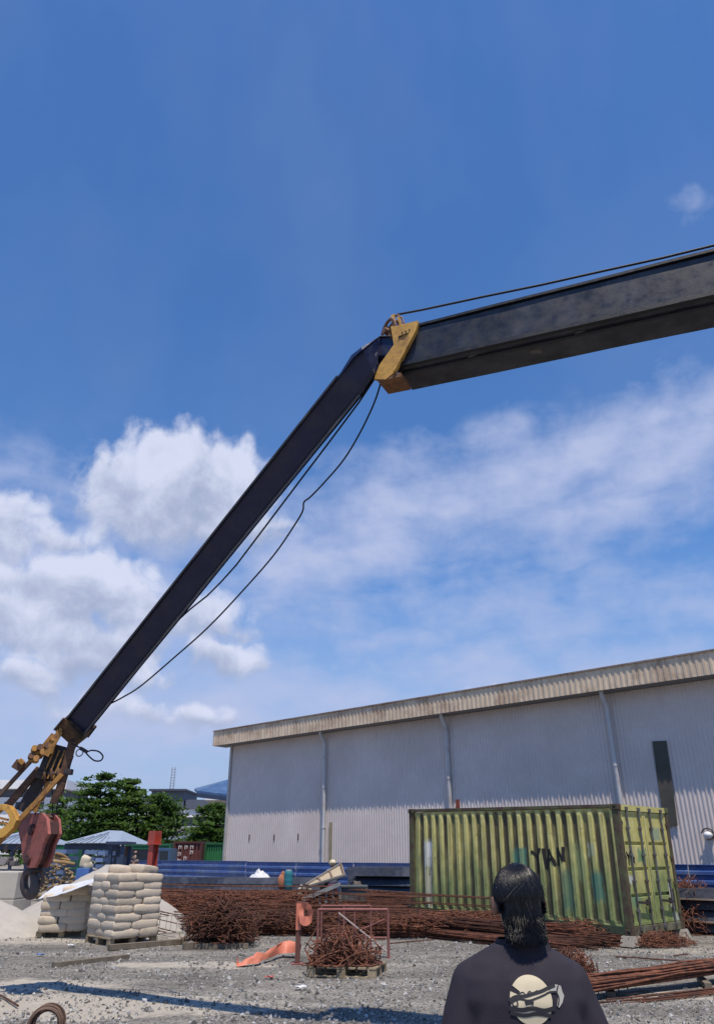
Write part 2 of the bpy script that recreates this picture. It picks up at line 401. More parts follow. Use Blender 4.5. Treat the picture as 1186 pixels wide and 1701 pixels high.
# ------------------------------------------------------------------ ground
def ground_mat():
    m = bpy.data.materials.new('gravel_ground'); m.use_nodes = True; t = NT(m.node_tree); b = t.n['Principled BSDF']
    co = t.new('ShaderNodeTexCoord').outputs['Object']
    wv = t.noise(co, .9, 3, .6, out=1)
    ad = t.new('ShaderNodeVectorMath', operation='MULTIPLY_ADD'); t.put(ad.inputs[0], wv); ad.inputs[1].default_value = (1.6, 1.2, 0); ad.inputs[2].default_value = (-.8, -.6, 0)
    pv = t.new('ShaderNodeVectorMath', operation='ADD'); t.put(pv.inputs[0], co); t.put(pv.inputs[1], ad.outputs[0])
    x, y, _ = t.sep(pv.outputs[0])
    # stones: cells of a Voronoi, each its own grey
    cell = t.vor(co, 34.0, out='Color'); cs = t.sep(cell)
    dist = t.vor(co, 34.0)
    fine = t.vor(co, 75.0, out='Color'); fs_ = t.sep(fine)
    v1 = t.mr(cs[0], 0, 1, .11, .49); v2 = t.mr(fs_[1], 0, 1, .13, .40)
    val = t.m('ADD', t.m('MULTIPLY', v1, .65), t.m('MULTIPLY', v2, .35))
    val = t.m('MULTIPLY', val, t.mr(dist, .25, .75, 1.08, .62))
    gcol = t.mix(cs[2], (1.0, .98, .93), (1.0, .94, .85))
    vv = t.comb(val, val, val)
    grav = t.mix(1.0, vv, gcol, 'MULTIPLY')
    big = t.noise(co, .55, 6, .65)
    grav = t.mix(1.0, grav, t.mix(t.mr(big, .35, .65), (.72, .71, .70), (1.22, 1.19, 1.14)), 'MULTIPLY')
    rut = t.noise(t.mapping(co, (.16, 1.1, 1), rot=(0, 0, .16)), 1.3, 4, .6)
    grav = t.mix(1.0, grav, t.mix(t.mr(rut, .38, .60), (.70, .69, .68), (1.08, 1.07, 1.05)), 'MULTIPLY')
    # pale dusty sand, in drifts
    sn = t.noise(co, 5.0, 7, .7)
    sand = t.mix(t.mr(sn, .3, .7), (.34, .305, .245), (.52, .475, .39))
    sand = t.mix(t.mr(t.noise(co, 60, 3, .6), .35, .7), sand, (.30, .27, .23))
    spots = [((120, 1672), 3.0, .95, 1.1), ((30, 1640), 1.8, .8, .9), ((320, 1606), 1.5, .5, 1.1), ((500, 1549), 2.2, .5, .95), ((640, 1505), 3.5, 2.0, .95),
             ((30, 1560), 3.0, 1.6, .8), ((280, 1556), 1.5, .9, .6), ((1150, 1655), 1.2, .35, .8), ((1130, 1580), 2.0, .6, .55), ((420, 1602), .8, .2, .6), ((230, 1630), 1.3, .25, .4), ((950, 1560), 1.5, .4, .4)]
    mx = None
    for (px, rx, ry, wgt) in spots:
        g = atZ(*px, 0)
        dx = t.m('DIVIDE', t.m('SUBTRACT', x, g.x), rx); dy = t.m('DIVIDE', t.m('SUBTRACT', y, g.y), ry)
        w = t.mr(t.m('ADD', t.m('MULTIPLY', dx, dx), t.m('MULTIPLY', dy, dy)), 1.4, .2, 0, wgt)
        mx = w if mx is None else t.m('MAXIMUM', mx, w)
    mx = t.m('MAXIMUM', mx, t.mr(t.noise(co, .8, 5, .6), .52, .72, 0, .65))
    f = t.mr(t.m('ADD', mx, t.m('MULTIPLY', t.m('SUBTRACT', sn, .5), 1.3)), .35, .75, 0, .92)
    col = t.mix(f, grav, sand)
    far = t.mr(t.sep(co)[1], 26, 40)
    col = t.mix(far, col, (.30, .27, .23))
    t.put(b.inputs['Base Color'], col); b.inputs['Roughness'].default_value = .95; b.inputs['Specular IOR Level'].default_value = .2
    bp = t.new('ShaderNodeBump'); bp.inputs['Strength'].default_value = .9; bp.inputs['Distance'].default_value = .025
    hh = t.m('ADD', t.m('MULTIPLY', t.mr(dist, 0, .7, 1, 0), t.mr(f, 0, 1, 1, .25)), t.m('MULTIPLY', sn, .5))
    t.put(bp.inputs['Height'], hh); t.put(b.inputs['Normal'], bp.outputs[0])
    return m
xs = [-900, -300, -120, -60, -35, -22] + [-16 + .5 * i for i in range(65)] + [22, 35, 60, 120, 300, 900]
ys = [-300, -100, -30, -10, -3, 2, 6] + [8 + .3 * i for i in range(60)] + [28, 32, 38, 50, 80, 140, 300, 900]
def gz_(x, y):
    k = max(0, min(1, (24 - y) / 6)) * max(0, min(1, (y - 7) / 2)) * max(0, min(1, (14 - abs(x)) / 4))
    return (noise.noise(Vector((x * .9, y * .9, 0))) * .022 + noise.noise(Vector((x * .25, y * .25, 5))) * .03) * k
g = MB(); nx = len(xs)
g.v = [(x, y, gz_(x, y)) for y in ys for x in xs]
g.f = [(j * nx + i, j * nx + i + 1, (j + 1) * nx + i + 1, (j + 1) * nx + i) for j in range(len(ys) - 1) for i in range(nx - 1)]; g.mi = [0] * len(g.f)
GM = ground_mat()
tag(g.build('ground', GM, smooth=180), kind='structure')

# loose stones standing proud of the gravel
def stone_mat():
    m = bpy.data.materials.new('loose_stone'); m.use_nodes = True; t = NT(m.node_tree); b = t.n['Principled BSDF']
    gi = t.new('ShaderNodeNewGeometry').outputs['Random Per Island']
    v = t.mr(t.m('POWER', gi, 1.6), 0, 1, .11, .46)
    t.put(b.inputs['Base Color'], t.mix(1.0, t.comb(v, v, v), t.mix(gi, (1, .95, .86), (1, .98, .95)), 'MULTIPLY'))
    b.inputs['Roughness'].default_value = .95; b.inputs['Specular IOR Level'].default_value = .2
    return m
st = MB(); rs = random.Random(3)
for i in range(26000):
    y = 8.8 + 10.5 * rs.random() ** 1.5; x = rs.uniform(-.56, .56) * (y + 1.5)
    if noise.noise(Vector((x * .7, y * .7, 9))) < -.22: continue
    r = .009 + .022 * rs.random() ** 3
    if rs.random() < .006: r = rs.uniform(.03, .05)
    c = Vector((x, y, gz_(x, y) + r * .25)); M = Euler((rs.random() * 6, rs.random() * 6, rs.random() * 6)).to_matrix()
    sx, sy, sz = r * rs.uniform(.7, 1.4), r * rs.uniform(.7, 1.3), r * rs.uniform(.45, .9)
    pts = [M @ Vector(p) for p in ((sx, 0, 0), (-sx, 0, 0), (0, sy, 0), (0, -sy, 0), (0, 0, sz), (0, 0, -sz))]
    st.add([c + p for p in pts], [(0, 2, 4), (2, 1, 4), (1, 3, 4), (3, 0, 4), (2, 0, 5), (1, 2, 5), (3, 1, 5), (0, 3, 5)])
tag(st.build('loose_gravel', stone_mat()), 'loose grey crushed stones scattered over the yard', 'gravel', kind='stuff')

# ------------------------------------------------------------------ warehouse
EAVE = 6.74
A_ = atZ(387, 1240, EAVE); P_ = atZ(1008, 1153, EAVE)
wd = Vector((P_.x - A_.x, P_.y - A_.y, 0)); BAY = wd.length / 3; wd.normalize()
wn = Vector((wd.y, -wd.x, 0))               # outward normal, towards the camera
W0 = Vector((A_.x, A_.y, 0))
def wp(s, n, z): return W0 + wd * s + wn * n + Vector((0, 0, z))
WLEN = BAY * 6.4
def cladding_mat(name, base, second, amt, streak):
    return mat(name, base, .62, var=.10, scale=.5, second=second, second_amt=amt, second_scale=.35, streak=streak, bump=.04)
wall_m = cladding_mat('grey_cladding', (.66, .585, .545), (.57, .495, .45), .35, .14)
trim_m = mat('dusty_trim', (.46, .44, .41), .6, var=.15, scale=2, second=(.30, .22, .16), second_amt=.25, bump=.05)
def fascia_mat():
    m = mat('stained_fascia', (.70, .56, .40), .7, var=.12, scale=1.0, second=(.30, .18, .11), second_amt=.30, second_scale=.9, streak=.6, bump=.05)
    return m
wh = thing('warehouse', 'long grey corrugated warehouse with rust stained cream fascia behind the green container', 'warehouse', W0)
def wl(p): return Vector(p) - W0
def corr(fn, length, pitch, depth, lo, hi, prof=(0, .3, .5, .8)):
    """trapezoid corrugation running along s: fn(s, n, t) -> point, from t=lo to t=hi"""
    mb = MB(); n = int(length / pitch); row = []
    for i in range(n + 1):
        for k, q in enumerate(prof):
            s = (i + q) * pitch
            if s <= length: row.append((s, 0 if k in (0, 1) else depth))
    vs = []
    for s, d in row: vs += [fn(s, d, lo), fn(s, d, hi)]
    mb.add(vs, [(2 * i, 2 * i + 2, 2 * i + 3, 2 * i + 1) for i in range(len(row) - 1)])
    return mb
mbw = corr(lambda s, d, z: wl(wp(s, d, z)), WLEN, .13, .022, 0, EAVE)
mbw.box(wl(wp(WLEN / 2, -.20, EAVE / 2)), (WLEN, .3, EAVE), Matrix((wd, wn, (0, 0, 1))).transposed())
mbw.box(wl(wp(.15, -13, EAVE / 2)), (.3, 25.2, EAVE), Matrix((wd, wn, (0, 0, 1))).transposed())
mbw.build('wall', wall_m, wh)
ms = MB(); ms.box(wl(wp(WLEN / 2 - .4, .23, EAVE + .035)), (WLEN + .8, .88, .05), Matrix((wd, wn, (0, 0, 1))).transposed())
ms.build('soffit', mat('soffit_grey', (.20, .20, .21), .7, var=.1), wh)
corr(lambda s, d, z: wl(wp(s - .78, .68 + d, z)), WLEN + .78, .20, .02, EAVE, EAVE + .70).build('fascia', fascia_mat(), wh)
mr_ = MB()
mr_.prism([wl(wp(-.78, .74, EAVE + .70)), wl(wp(-.78, .74, EAVE + .75)), wl(wp(-.78, -26, EAVE + 4.0)), wl(wp(-.78, -26, EAVE + 3.95))], wd * (WLEN + .78))
mr_.build('roof', mat('roof_sheet', (.30, .24, .20), .6, var=.2, scale=1, second=(.16, .09, .06), second_amt=.4), wh)
ME = MB(); ME.prism([wl(wp(-.78, .67, EAVE)), wl(wp(-.78, .67, EAVE + .69)), wl(wp(-.78, -25, EAVE + 3.9)), wl(wp(-.78, -25, EAVE + 3.2))], wd * .03)
ME.build('gable_fascia', fascia_mat(), wh)
mt = MB(); mt.box(wl(wp(-.03, -.02, EAVE / 2)), (.14, .22, EAVE - .004), Matrix((wd, wn, (0, 0, 1))).transposed())
mt.build('corner_flashing', trim_m, wh)
for k in range(1, 7):
    mp = MB(); s0 = BAY * k
    mp.tube([wl(wp(s0, .15, .1)), wl(wp(s0, .15, EAVE - .55)), wl(wp(s0, .19, EAVE - .4)), wl(wp(s0, .45, EAVE - .1)), wl(wp(s0, .47, EAVE + .02))], .075, 12)
    for z in (1.2, 2.8, 4.4, 5.8): mp.tube([wl(wp(s0, .15, z - .03)), wl(wp(s0, .15, z + .03))], .09, 12); mp.box(wl(wp(s0, .07, z)), (.05, .14, .04), Matrix((wd, wn, (0, 0, 1))).transposed())
    p = mp.build('downpipe', GALV(), wh, 40)
for s0, w_, h_, z_ in ((BAY + .32, .16, 3.0, 1.5), (2 * BAY + .28, .16, .75, 3.25)):
    mq = MB(); mq.box(wl(wp(s0, .045, z_)), (w_, .012, h_), Matrix((wd, wn, (0, 0, 1))).transposed())
    tag(mq.build('repair_strip', mat('ochre_patch', (.34, .28, .17), .8, var=.2) if h_ > 1 else mat('red_oxide_patch', (.25, .06, .035), .8, var=.25), wh), 'ochre stained strip beside the downpipe' if h_ > 1 else 'rust red patch beside the downpipe')
# the tall dark olive sheet fixed on the wall near the right edge
nW = wn; pW = wp(0, .05, 0)
pan = [at_plane(px, py, pW, nW) for px, py in ((1084, 1232), (1107, 1231), (1126, 1372), (1104, 1374))]
mp = MB(); mp.prism([wl(p) for p in pan], wn * .03)
tag(mp.build('wall_panel', mat('olive_sheet', (.065, .066, .05), .8, var=.2, scale=4, second=(.12, .09, .075), second_amt=.3, second_scale=1.2, streak=.3), wh), 'tall narrow dark olive sheet fixed on the wall')
# small slots in the wall near its foot
for px, py in ((414, 1392), (455, 1392), (495, 1391)):
    c = at_plane(px, py, wp(0, .04, 0), wn); ms = MB(); ms.box(wl(c), (.05, .01, .26), Matrix((wd, wn, (0, 0, 1))).transposed())
    ms.build('vent_slot', mat('slot_dark', (.03, .03, .03), .9), wh)
# a white hooded lamp at the right edge of the picture
c = at_plane(1178, 1388, wp(0, .06, 0), wn)
lt = thing('wall_lamp', 'small round white lamp with dark hood on the warehouse wall at right edge', 'lamp', c)
q = MB(); q.blob(wn * .10, (.13, .13, .10), n=16, m=10); q.build('lamp_shade', mat('white_enamel', (.7, .7, .72), .4, var=.08), lt, 60)
q = MB(); q.tube([wn * .1 + wd * (-.18 * math.cos(a)) + Vector((0, 0, .18 * math.sin(a))) for a in [R(15 + 15 * i) for i in range(11)]], .02, 8); q.build('hood', DARK_IRON(), lt, 40)
q = MB(); q.disc(wn * -.02, .12, .07, wn, 16); q.build('mount', DARK_IRON(), lt, 40)

# ------------------------------------------------------------------ blue hoarding in front of the warehouse
HO = 1.9
hb = mat('blue_hoarding', (.065, .125, .33), .28, var=.12, scale=.8, second=(.20, .25, .35), second_amt=.30, second_scale=.5, bump=.05)
hs0, hs1 = -5.4, WLEN
FH = wp(hs0, HO, 0)
hf = thing('blue_hoarding', 'low blue ribbed metal fence running along the warehouse', 'fence', FH)
def hp(s, n, z): return wp(s, HO + n, z) - FH
prof = [(0.02, 0)]
z = .04
while z < 1.5:
    prof += [(z, 0), (z + .03, .05), (z + .11, .05), (z + .14, 0)]; z += .235
prof = [(a, b) for a, b in prof if a <= 1.53]
s = hs0; L = 3.05; i = 0
while s < hs1:
    e = min(s + L - .02, hs1); dz = rnd.uniform(-.025, .025); dn = rnd.uniform(-.01, .02)
    mb = MB(); vs = []
    for a, b in prof: vs += [hp(s, b + dn, a + dz), hp(e, b + dn, a + dz)]
    mb.add(vs, [(2 * k, 2 * k + 1, 2 * k + 3, 2 * k + 2) for k in range(len(prof) - 1)])
    mb.beam(hp(s, -.02 + dn, 1.47 + dz), hp(e, -.02 + dn, 1.47 + dz), .03, .05)
    mb.build('sheet_panel', hb, hf)
    mb = MB(); mb.box(hp(s, -.08, .74), (.05, .05, 1.48), Matrix((wd, wn, (0, 0, 1))).transposed()); mb.build('post', DARK_IRON(), hf)
    s += L; i += 1

# ------------------------------------------------------------------ far background
def vec(p): return Vector(p)
white_wall = mat('white_render', (.80, .80, .80), .8, var=.06, scale=.4, second=(.5, .5, .5), second_amt=.2)
navy_wall = mat('slate_render', (.10, .115, .155), .8, var=.1, scale=.4)
glass = mat('dark_window', (.03, .04, .05), .15, var=.1, bump=0)
def px_box(name, m, parent, x0, y0, x1, y1, Y, depth, org):
    """a wall block whose front, at distance Y, spans those pixels"""
    a = atY(x0, y1, Y); b = atY(x1, y0, Y); mb = MB()
    mb.box(Vector(((a.x + b.x) / 2, Y + depth / 2, (a.z + b.z) / 2)) - org, (abs(b.x - a.x), depth, abs(b.z - a.z))); return mb.build(name, m, parent)
# office block with the tower box
o = Vector((atY(290, 1420, 112).x, 112, 0)); ob = thing('office_building', 'grey flat roofed building with white bands and columns beyond the trees', 'building', o)
px_box('tower_wall', navy_wall, ob, 249, 1314, 307, 1344, 112, 9, o)
px_box('tower_roof', mat('slate_roof', (.05, .06, .09), .7), ob, 247, 1311, 309, 1314.2, 111.5, 10, o)
px_box('wing_wall', navy_wall, ob, 307.4, 1329, 346, 1344, 112.3, 9, o)
px_box('white_band', white_wall, ob, 252, 1344.3, 346, 1358, 112.6, 8, o)
px_box('lower_wall', mat('grey_render', (.14, .15, .17), .8), ob, 235, 1358.4, 350, 1420, 113, 8, o)
px_box('left_wing_wall', navy_wall, ob, 222, 1324, 248.4, 1336, 112.8, 7, o)
px_box('left_band', white_wall, ob, 222, 1336.4, 249, 1356, 113, 7, o)
for x in (300, 326): px_box('column', navy_wall, ob, x - 3, 1344.6, x + 3, 1420, 112, .5, o)
for x0 in (258, 276, 306, 331): px_box('window', glass, ob, x0, 1362, x0 + 14, 1384, 112.9, .2, o)
a = atY(289, 1275, 116); b = atY(286, 1313, 116)
am = thing('antenna_mast', 'thin grey lattice antenna mast rising above the far office building', 'mast', (a.x, 116, 0))
q = MB()
for sx in (-.45, .45): q.tube([(sx * .9, 0, 0), (sx * .55, 0, a.z)], .07, 5)
for k in range(14):
    z0 = a.z * (.6 + .028 * k); q.tube([(-.32, 0, z0), (.32, 0, z0 + .3)], .035, 4); q.tube([(.32, 0, z0), (-.32, 0, z0 + .3)], .035, 4)
q.build('lattice', mat('mast_grey', (.32, .34, .38), .6), am)
# white building far left, seen through the crane's head
o = Vector((atY(40, 1420, 92).x, 92, 0)); wb = thing('white_building', 'white two storey building with dark band at the far left', 'building', o)
px_box('wall', white_wall, wb, -60, 1325, 105, 1420, 92, 10, o)
px_box('dark_band', navy_wall, wb, -60, 1311, 105, 1324.6, 92.3, 9, o)
px_box('roof', white_wall, wb, -66, 1296, 112, 1310.6, 91, 12, o)
for x0 in range(-52, 100, 19): px_box('window', glass, wb, x0, 1333, x0 + 11, 1345, 91.9, .2, o)
# long low white shed behind the tree trunks
o = Vector((atY(270, 1420, 84).x, 84, 0)); lw = thing('white_shed', 'long low white walled shed behind the tree trunks', 'shed', o)
px_box('wall', white_wall, lw, 185, 1377, 352, 1421, 84, 8, o); px_box('roof', mat('shed_roof', (.42, .43, .45), .6), lw, 180, 1373, 356, 1376.6, 83.4, 9, o)
# cream building and blue canopy beside the warehouse corner
o = Vector((atY(362, 1420, 62).x, 62, 0)); cb = thing('cream_building', 'cream walled building under the blue canopy beside the warehouse', 'building', o)
px_box('wall', mat('cream_render', (.50, .46, .38), .8, var=.08), cb, 346, 1335, 420, 1349, 62, 6, o)
px_box('roof', mat('brown_roof_edge', (.18, .15, .13), .8), cb, 345, 1330, 420, 1334.7, 61.6, 7, o)
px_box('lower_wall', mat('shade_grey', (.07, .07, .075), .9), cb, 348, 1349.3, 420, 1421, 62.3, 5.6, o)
px_box('upper_wall', white_wall, cb, 340, 1322, 420, 1329.7, 63, 5, o)
cY = 50; o = atY(378, 1420, cY); o.z = 0
cp = thing('blue_canopy', 'blue metal canopy roof jutting out behind the warehouse corner', 'canopy', o)
l0 = atY(323, 1314, cY); l1 = atY(386, 1297, cY); l2 = atY(386, 1325, cY - 3.4); l3 = atY(327, 1318, cY - 3.0)
q = MB(); q.prism([l0 - o, l1 - o, l2 - o, l3 - o], (0, 0, .14)); q.build('roof', mat('blue_roof_sheet', (.045, .10, .22), .45, var=.15, second=(.10, .17, .28), second_amt=.3), cp)
q = MB(); q.beam(l3 - o + vec((0, 0, -.12)), l2 - o + vec((0, 0, -.12)), .12, .24); q.build('edge_beam', mat('navy_steel', (.03, .05, .10), .5), cp)
for u in (1.0,):
    pt = l3.lerp(l2, u) - o; q = MB(); q.box((pt.x, pt.y, pt.z / 2 - .15), (.16, .16, pt.z - .3)); q.build('post', mat('navy_steel', (.03, .05, .10), .5), cp)
# shipping containers at the back, seen end on or along
def back_container(x0, y0, x1, y1, Y, length, colour, label, cat='container', marks=False, along=False):
    a = atY(x0, y1, Y); b = atY(x1, y0, Y); w = b.x - a.x; h = b.z - max(a.z, 0); o = Vector(((a.x + b.x) / 2, Y, 0)); h = b.z
    t = thing('shipping_container', label, cat, o, group='containers far behind the yard')
    mb = MB(); mb.box((0, length / 2 + .1, h / 2), (w - .04, length, h - .02))
    n = 8 if not along else 24
    for k in range(n):
        xx = -w / 2 + (k + .5) * w / n; mb.box((xx, .06, h / 2), (w / n * .5, .08, h - .3))
    mb.build('body', mat('far_paint_%d' % len(MATS), colour, .6, var=.2, scale=1.5, second=tuple(c * .5 for c in colour), second_amt=.25), t)
    fr = MB()
    for sx in (-1, 1): fr.box((sx * (w / 2 - .06), .02, h / 2), (.12, .12, h - .03))
    fr.box((0, .02, h - .08), (w - .26, .12, .12)); fr.box((0, .02, .1), (w - .26, .12, .16)); fr.build('frame', mat('far_frame_%d' % len(MATS), tuple(c * .6 for c in colour), .6), t)
    if marks:
        for (gx_, gz2) in ((-.62, .86), (-.62, .70), (-.62, .54), (-.62, .38), (-.2, .86), (-.2, .6), (.2, .86), (.2, .74), (.12, .30), (-.1, .16)):
            lm = MB(); lm.box((gx_ * w / 2, .012, gz2 * h), (.05, .012, .26)); lm.box((gx_ * w / 2 + .1, .011, gz2 * h + .06), (.17, .012, .05)); lm.box((gx_ * w / 2 + .14, .013, gz2 * h - .02), (.05, .012, .15)); lm.build('letter', mat('white_stencil', (.55, .5, .48), .8), t)
    return t
back_container(286, 1398, 337, 1430, 52, 6, (.12, .035, .03), 'maroon shipping container end with white stencilled lettering', marks=True)
back_container(338.5, 1400, 373, 1430, 53, 6, (.02, .17, .06), 'bright green container end between maroon container and warehouse')
back_container(205, 1402, 284, 1428, 58, 2.4, (.02, .20, .085), 'long bright green container behind the tree trunks', along=True)
back_container(60, 1401, 126, 1430, 60, 2.4, (.02, .18, .08), 'green container side partly behind the hook block', along=True)

# ------------------------------------------------------------------ trees
def leaf_mat(name, a, b_):
    m = bpy.data.materials.new(name); m.use_nodes = True; t = NT(m.node_tree); b = t.n['Principled BSDF']
    gi = t.new('ShaderNodeNewGeometry').outputs['Random Per Island']
    n = t.noise(t.new('ShaderNodeTexCoord').outputs['Object'], .8, 3)
    t.put(b.inputs['Base Color'], t.mix(t.m('ADD', t.m('MULTIPLY', gi, .6), t.m('MULTIPLY', t.mr(n, .35, .65), .4)), a, b_))
    b.inputs['Roughness'].default_value = .6; b.inputs['Specular IOR Level'].default_value = .2
    tr = t.new('ShaderNodeBsdfTranslucent'); t.put(tr.inputs[0], t.mix(1.0, t.mix(gi, a, b_), (1.6, 1.7, .9), 'MULTIPLY'))
    ms_ = t.new('ShaderNodeMixShader'); ms_.inputs[0].default_value = .38; t.l.new(b.outputs[0], ms_.inputs[1]); t.l.new(tr.outputs[0], ms_.inputs[2]); t.l.new(ms_.outputs[0], t.n['Material Output'].inputs[0])
    return m
LEAF_A = leaf_mat('leaves_dark', (.024, .055, .015), (.10, .17, .048))
LEAF_B = leaf_mat('leaves_mid', (.028, .065, .016), (.125, .19, .055))
BARK = mat('bark', (.06, .05, .042), .95, var=.3, scale=5, bump=.4)
def tree(px, py_top, Y, width_px, label, seed, lm, crown_low_px, n_leaf=5200):
    rs = random.Random(seed); base = Vector((atY(px, 1420, Y).x, Y, 0)); top = atY(px, py_top, Y).z; low = max(.8, atY(px, crown_low_px, Y).z)
    half = 1.25 * (atY(px + width_px / 2, 1350, Y) - atY(px, 1350, Y)).x
    t = thing('tree', label, 'tree', base, group='trees beyond the yard')
    tr = MB(); tp = [Vector((0, 0, 0)), Vector((rs.uniform(-.1, .1), 0, low * .6)), Vector((rs.uniform(-.2, .2), 0, (low + top) / 2)), Vector((rs.uniform(-.2, .2), 0, top * .95))]
    tr.tube(catmull(tp, 5), [.17 - .14 * i / 15 for i in range(16)], 8)
    tiers = []; nt = 9
    for k in range(nt):
        u = k / (nt - 1); z = low + (top - low) * u * .96
        rad = half * (1.0 - .72 * u ** 1.4) * (.75 + .25 * min(1, u * 4)) * rs.uniform(.82, 1.1)
        nb = 7 if u < .8 else 4
        for b in range(nb):
            an = 2 * math.pi * (b + rs.random() * .8) / nb; r = rad * rs.uniform(.7, 1.05)
            e = Vector((math.cos(an) * r, math.sin(an) * r, z + rs.uniform(-.1, .35))); s0 = Vector((0, 0, z - r * .12))
            tr.tube([s0, s0.lerp(e, .5) + Vector((0, 0, .12)), e], [.05, .032, .012], 5); tiers.append((s0, e, r))
    tr.build('trunk', BARK, t, 60)
    cr = MB()
    for i in range(n_leaf):
        s0, e, r = rs.choice(tiers); u = rs.random() ** .6
        c = s0.lerp(e, u); sp = .16 * r + .22
        c += Vector((rs.gauss(0, sp), rs.gauss(0, sp), abs(rs.gauss(0, .13)) + .06))
        if noise.noise(c * .9 + Vector((seed, 0, 0))) < -.24: continue
        M = Euler((rs.gauss(0, .55), rs.gauss(0, .55), rs.random() * 6.3)).to_matrix(); L = rs.uniform(.12, .26)
        p = [M @ Vector(q) for q in ((-L, 0, 0), (0, -L * .5, .02), (L, 0, 0), (0, L * .5, .02))]
        cr.add([c + q for q in p], [(0, 1, 2, 3)])
    cr.build('crown', lm, t)
    return t
tree(150, 1292, 64, 110, 'tall dark green tiered tree right of the crane head', 1, LEAF_A, 1398, 7500)
tree(200, 1299, 66, 96, 'bushy tiered tree in the middle of the tree row', 2, LEAF_B, 1396, 7000)
tree(258, 1326, 68, 108, 'lower spreading tree in front of the grey office building', 3, LEAF_A, 1400, 6500)
tree(345, 1344, 58, 78, 'small dark tree against the warehouse corner', 4, LEAF_A, 1415, 5200)
tree(92, 1332, 70, 90, 'low tree behind the red hook block', 5, LEAF_B, 1412, 5000)
tree(20, 1372, 75, 90, 'low bushy tree at the far left edge', 6, LEAF_A, 1416, 3500)
# a far line of greenery closing the horizon
fw = MB(); rs = random.Random(11)
for i in range(16000):
    x = rs.uniform(-150, 60); h = 3.0 + 1.6 * noise.noise(Vector((x * .12, 0, 0))) + .8 * noise.noise(Vector((x * .5, 3, 0)))
    c = Vector((x, 135 + rs.uniform(-2, 2), h * rs.random() ** .8)); L = rs.uniform(.25, .5)
    M = Euler((rs.random() * 6, rs.random() * 6, rs.random() * 6)).to_matrix()
    fw.add([c + M @ Vector(q) for q in ((-L, 0, 0), (0, -L * .6, 0), (L, 0, 0), (0, L * .6, 0))], [(0, 1, 2, 3)])
tag(fw.build('treeline', LEAF_A), 'far line of dark green trees on the horizon', 'trees', kind='stuff')

# ------------------------------------------------------------------ blue roofed sheds and clutter on the left
def shed(px0, px1, apex_px, apex_py, eave_py, Y, label, depth=7):
    a = atY(px0, eave_py, Y); b = atY(px1, eave_py, Y); ap = atY(apex_px, apex_py, Y); o = Vector(((a.x + b.x) / 2, Y, 0))
    t = thing('site_shed', label, 'shed', o)
    q = MB(); d = Vector((0, depth, 0)); rb = mat('pale_blue_roof', (.30, .36, .44), .45, var=.12, scale=1.5, second=(.20, .24, .31), second_amt=.35)
    bk = Vector((ap.x, Y + depth * .5, ap.z))
    al, bl = a + d, b + d
    # hipped roof
    q.add([a - o, b - o, bl - o, al - o, bk - o + Vector((-.2, -.6, 0)), bk - o + Vector((.2, .6, 0))], [(0, 1, 4), (1, 2, 5, 4), (2, 3, 5), (3, 0, 4, 5), (0, 3, 2, 1)])
    for k in range(1, 9):
        u = k / 9; q.tube([(a.lerp(b, u)) - o + Vector((0, -.02, .02)), (a.lerp(b, u)).lerp(bk + Vector((0, -.6, 0)), 1 - abs(2 * u - 1) if False else .9 * (1 - abs(u - .5) * 1.6)) - o + Vector((0, 0, .03))], .025, 4)
    q.build('roof', rb, t)
    q = MB(); q.box(((0), .4, a.z - .16), (b.x - a.x - .1, .12, .28)); q.build('eave_beam', mat('navy_steel', (.03, .05, .10), .5), t)
    for u in (.06, .36, .66, .95):
        pt = a.lerp(b, u) - o; q = MB(); q.box((pt.x, .5, (a.z - .3) / 2), (.14, .14, a.z - .3)); q.build('post', mat('navy_steel', (.03, .05, .10), .5), t)
    q = MB(); q.box((0, depth - .4, a.z / 2 - .1), (b.x - a.x - .4, .1, a.z - .3)); q.build('back_wall', mat('shed_back_wall', (.13, .15, .19), .7, var=.25), t)
    return t
shed(102, 197, 158, 1377, 1401, 40, 'open shed with pale blue hipped roof behind the bag stacks')
shed(-45, 48, 10, 1378, 1402, 42, 'open shed with blue roof at the left edge behind the hook')
# stacked blue sheets under the shed roof: three stacks
for k, (x0, x1, y0, lab) in enumerate(((100, 122, 1410, 'stack of blue roofing sheets nearest the hook block'), (150, 170, 1411, 'blue sheet stack in the middle under the shed'), (171, 183, 1413, 'narrow blue sheet stack beside the dark booth'))):
    Y = 37.5; a = atY(x0, y0, Y); b = atY(x1, y0, Y); t = thing('sheet_stack', lab, 'sheets', ((a.x + b.x) / 2, Y, 0), group='blue sheet stacks under the shed')
    n = 7; h = a.z
    for i in range(n):
        q = MB(); q.box((rnd.uniform(-.05, .05), rnd.uniform(-.05, .05), (i + .5) * h / n), (b.x - a.x, 1.6, h / n * .62)); q.build('sheet', mat('stack_blue', (.13, .19, .32), .5, var=.25, rnd_amt=.3), t)
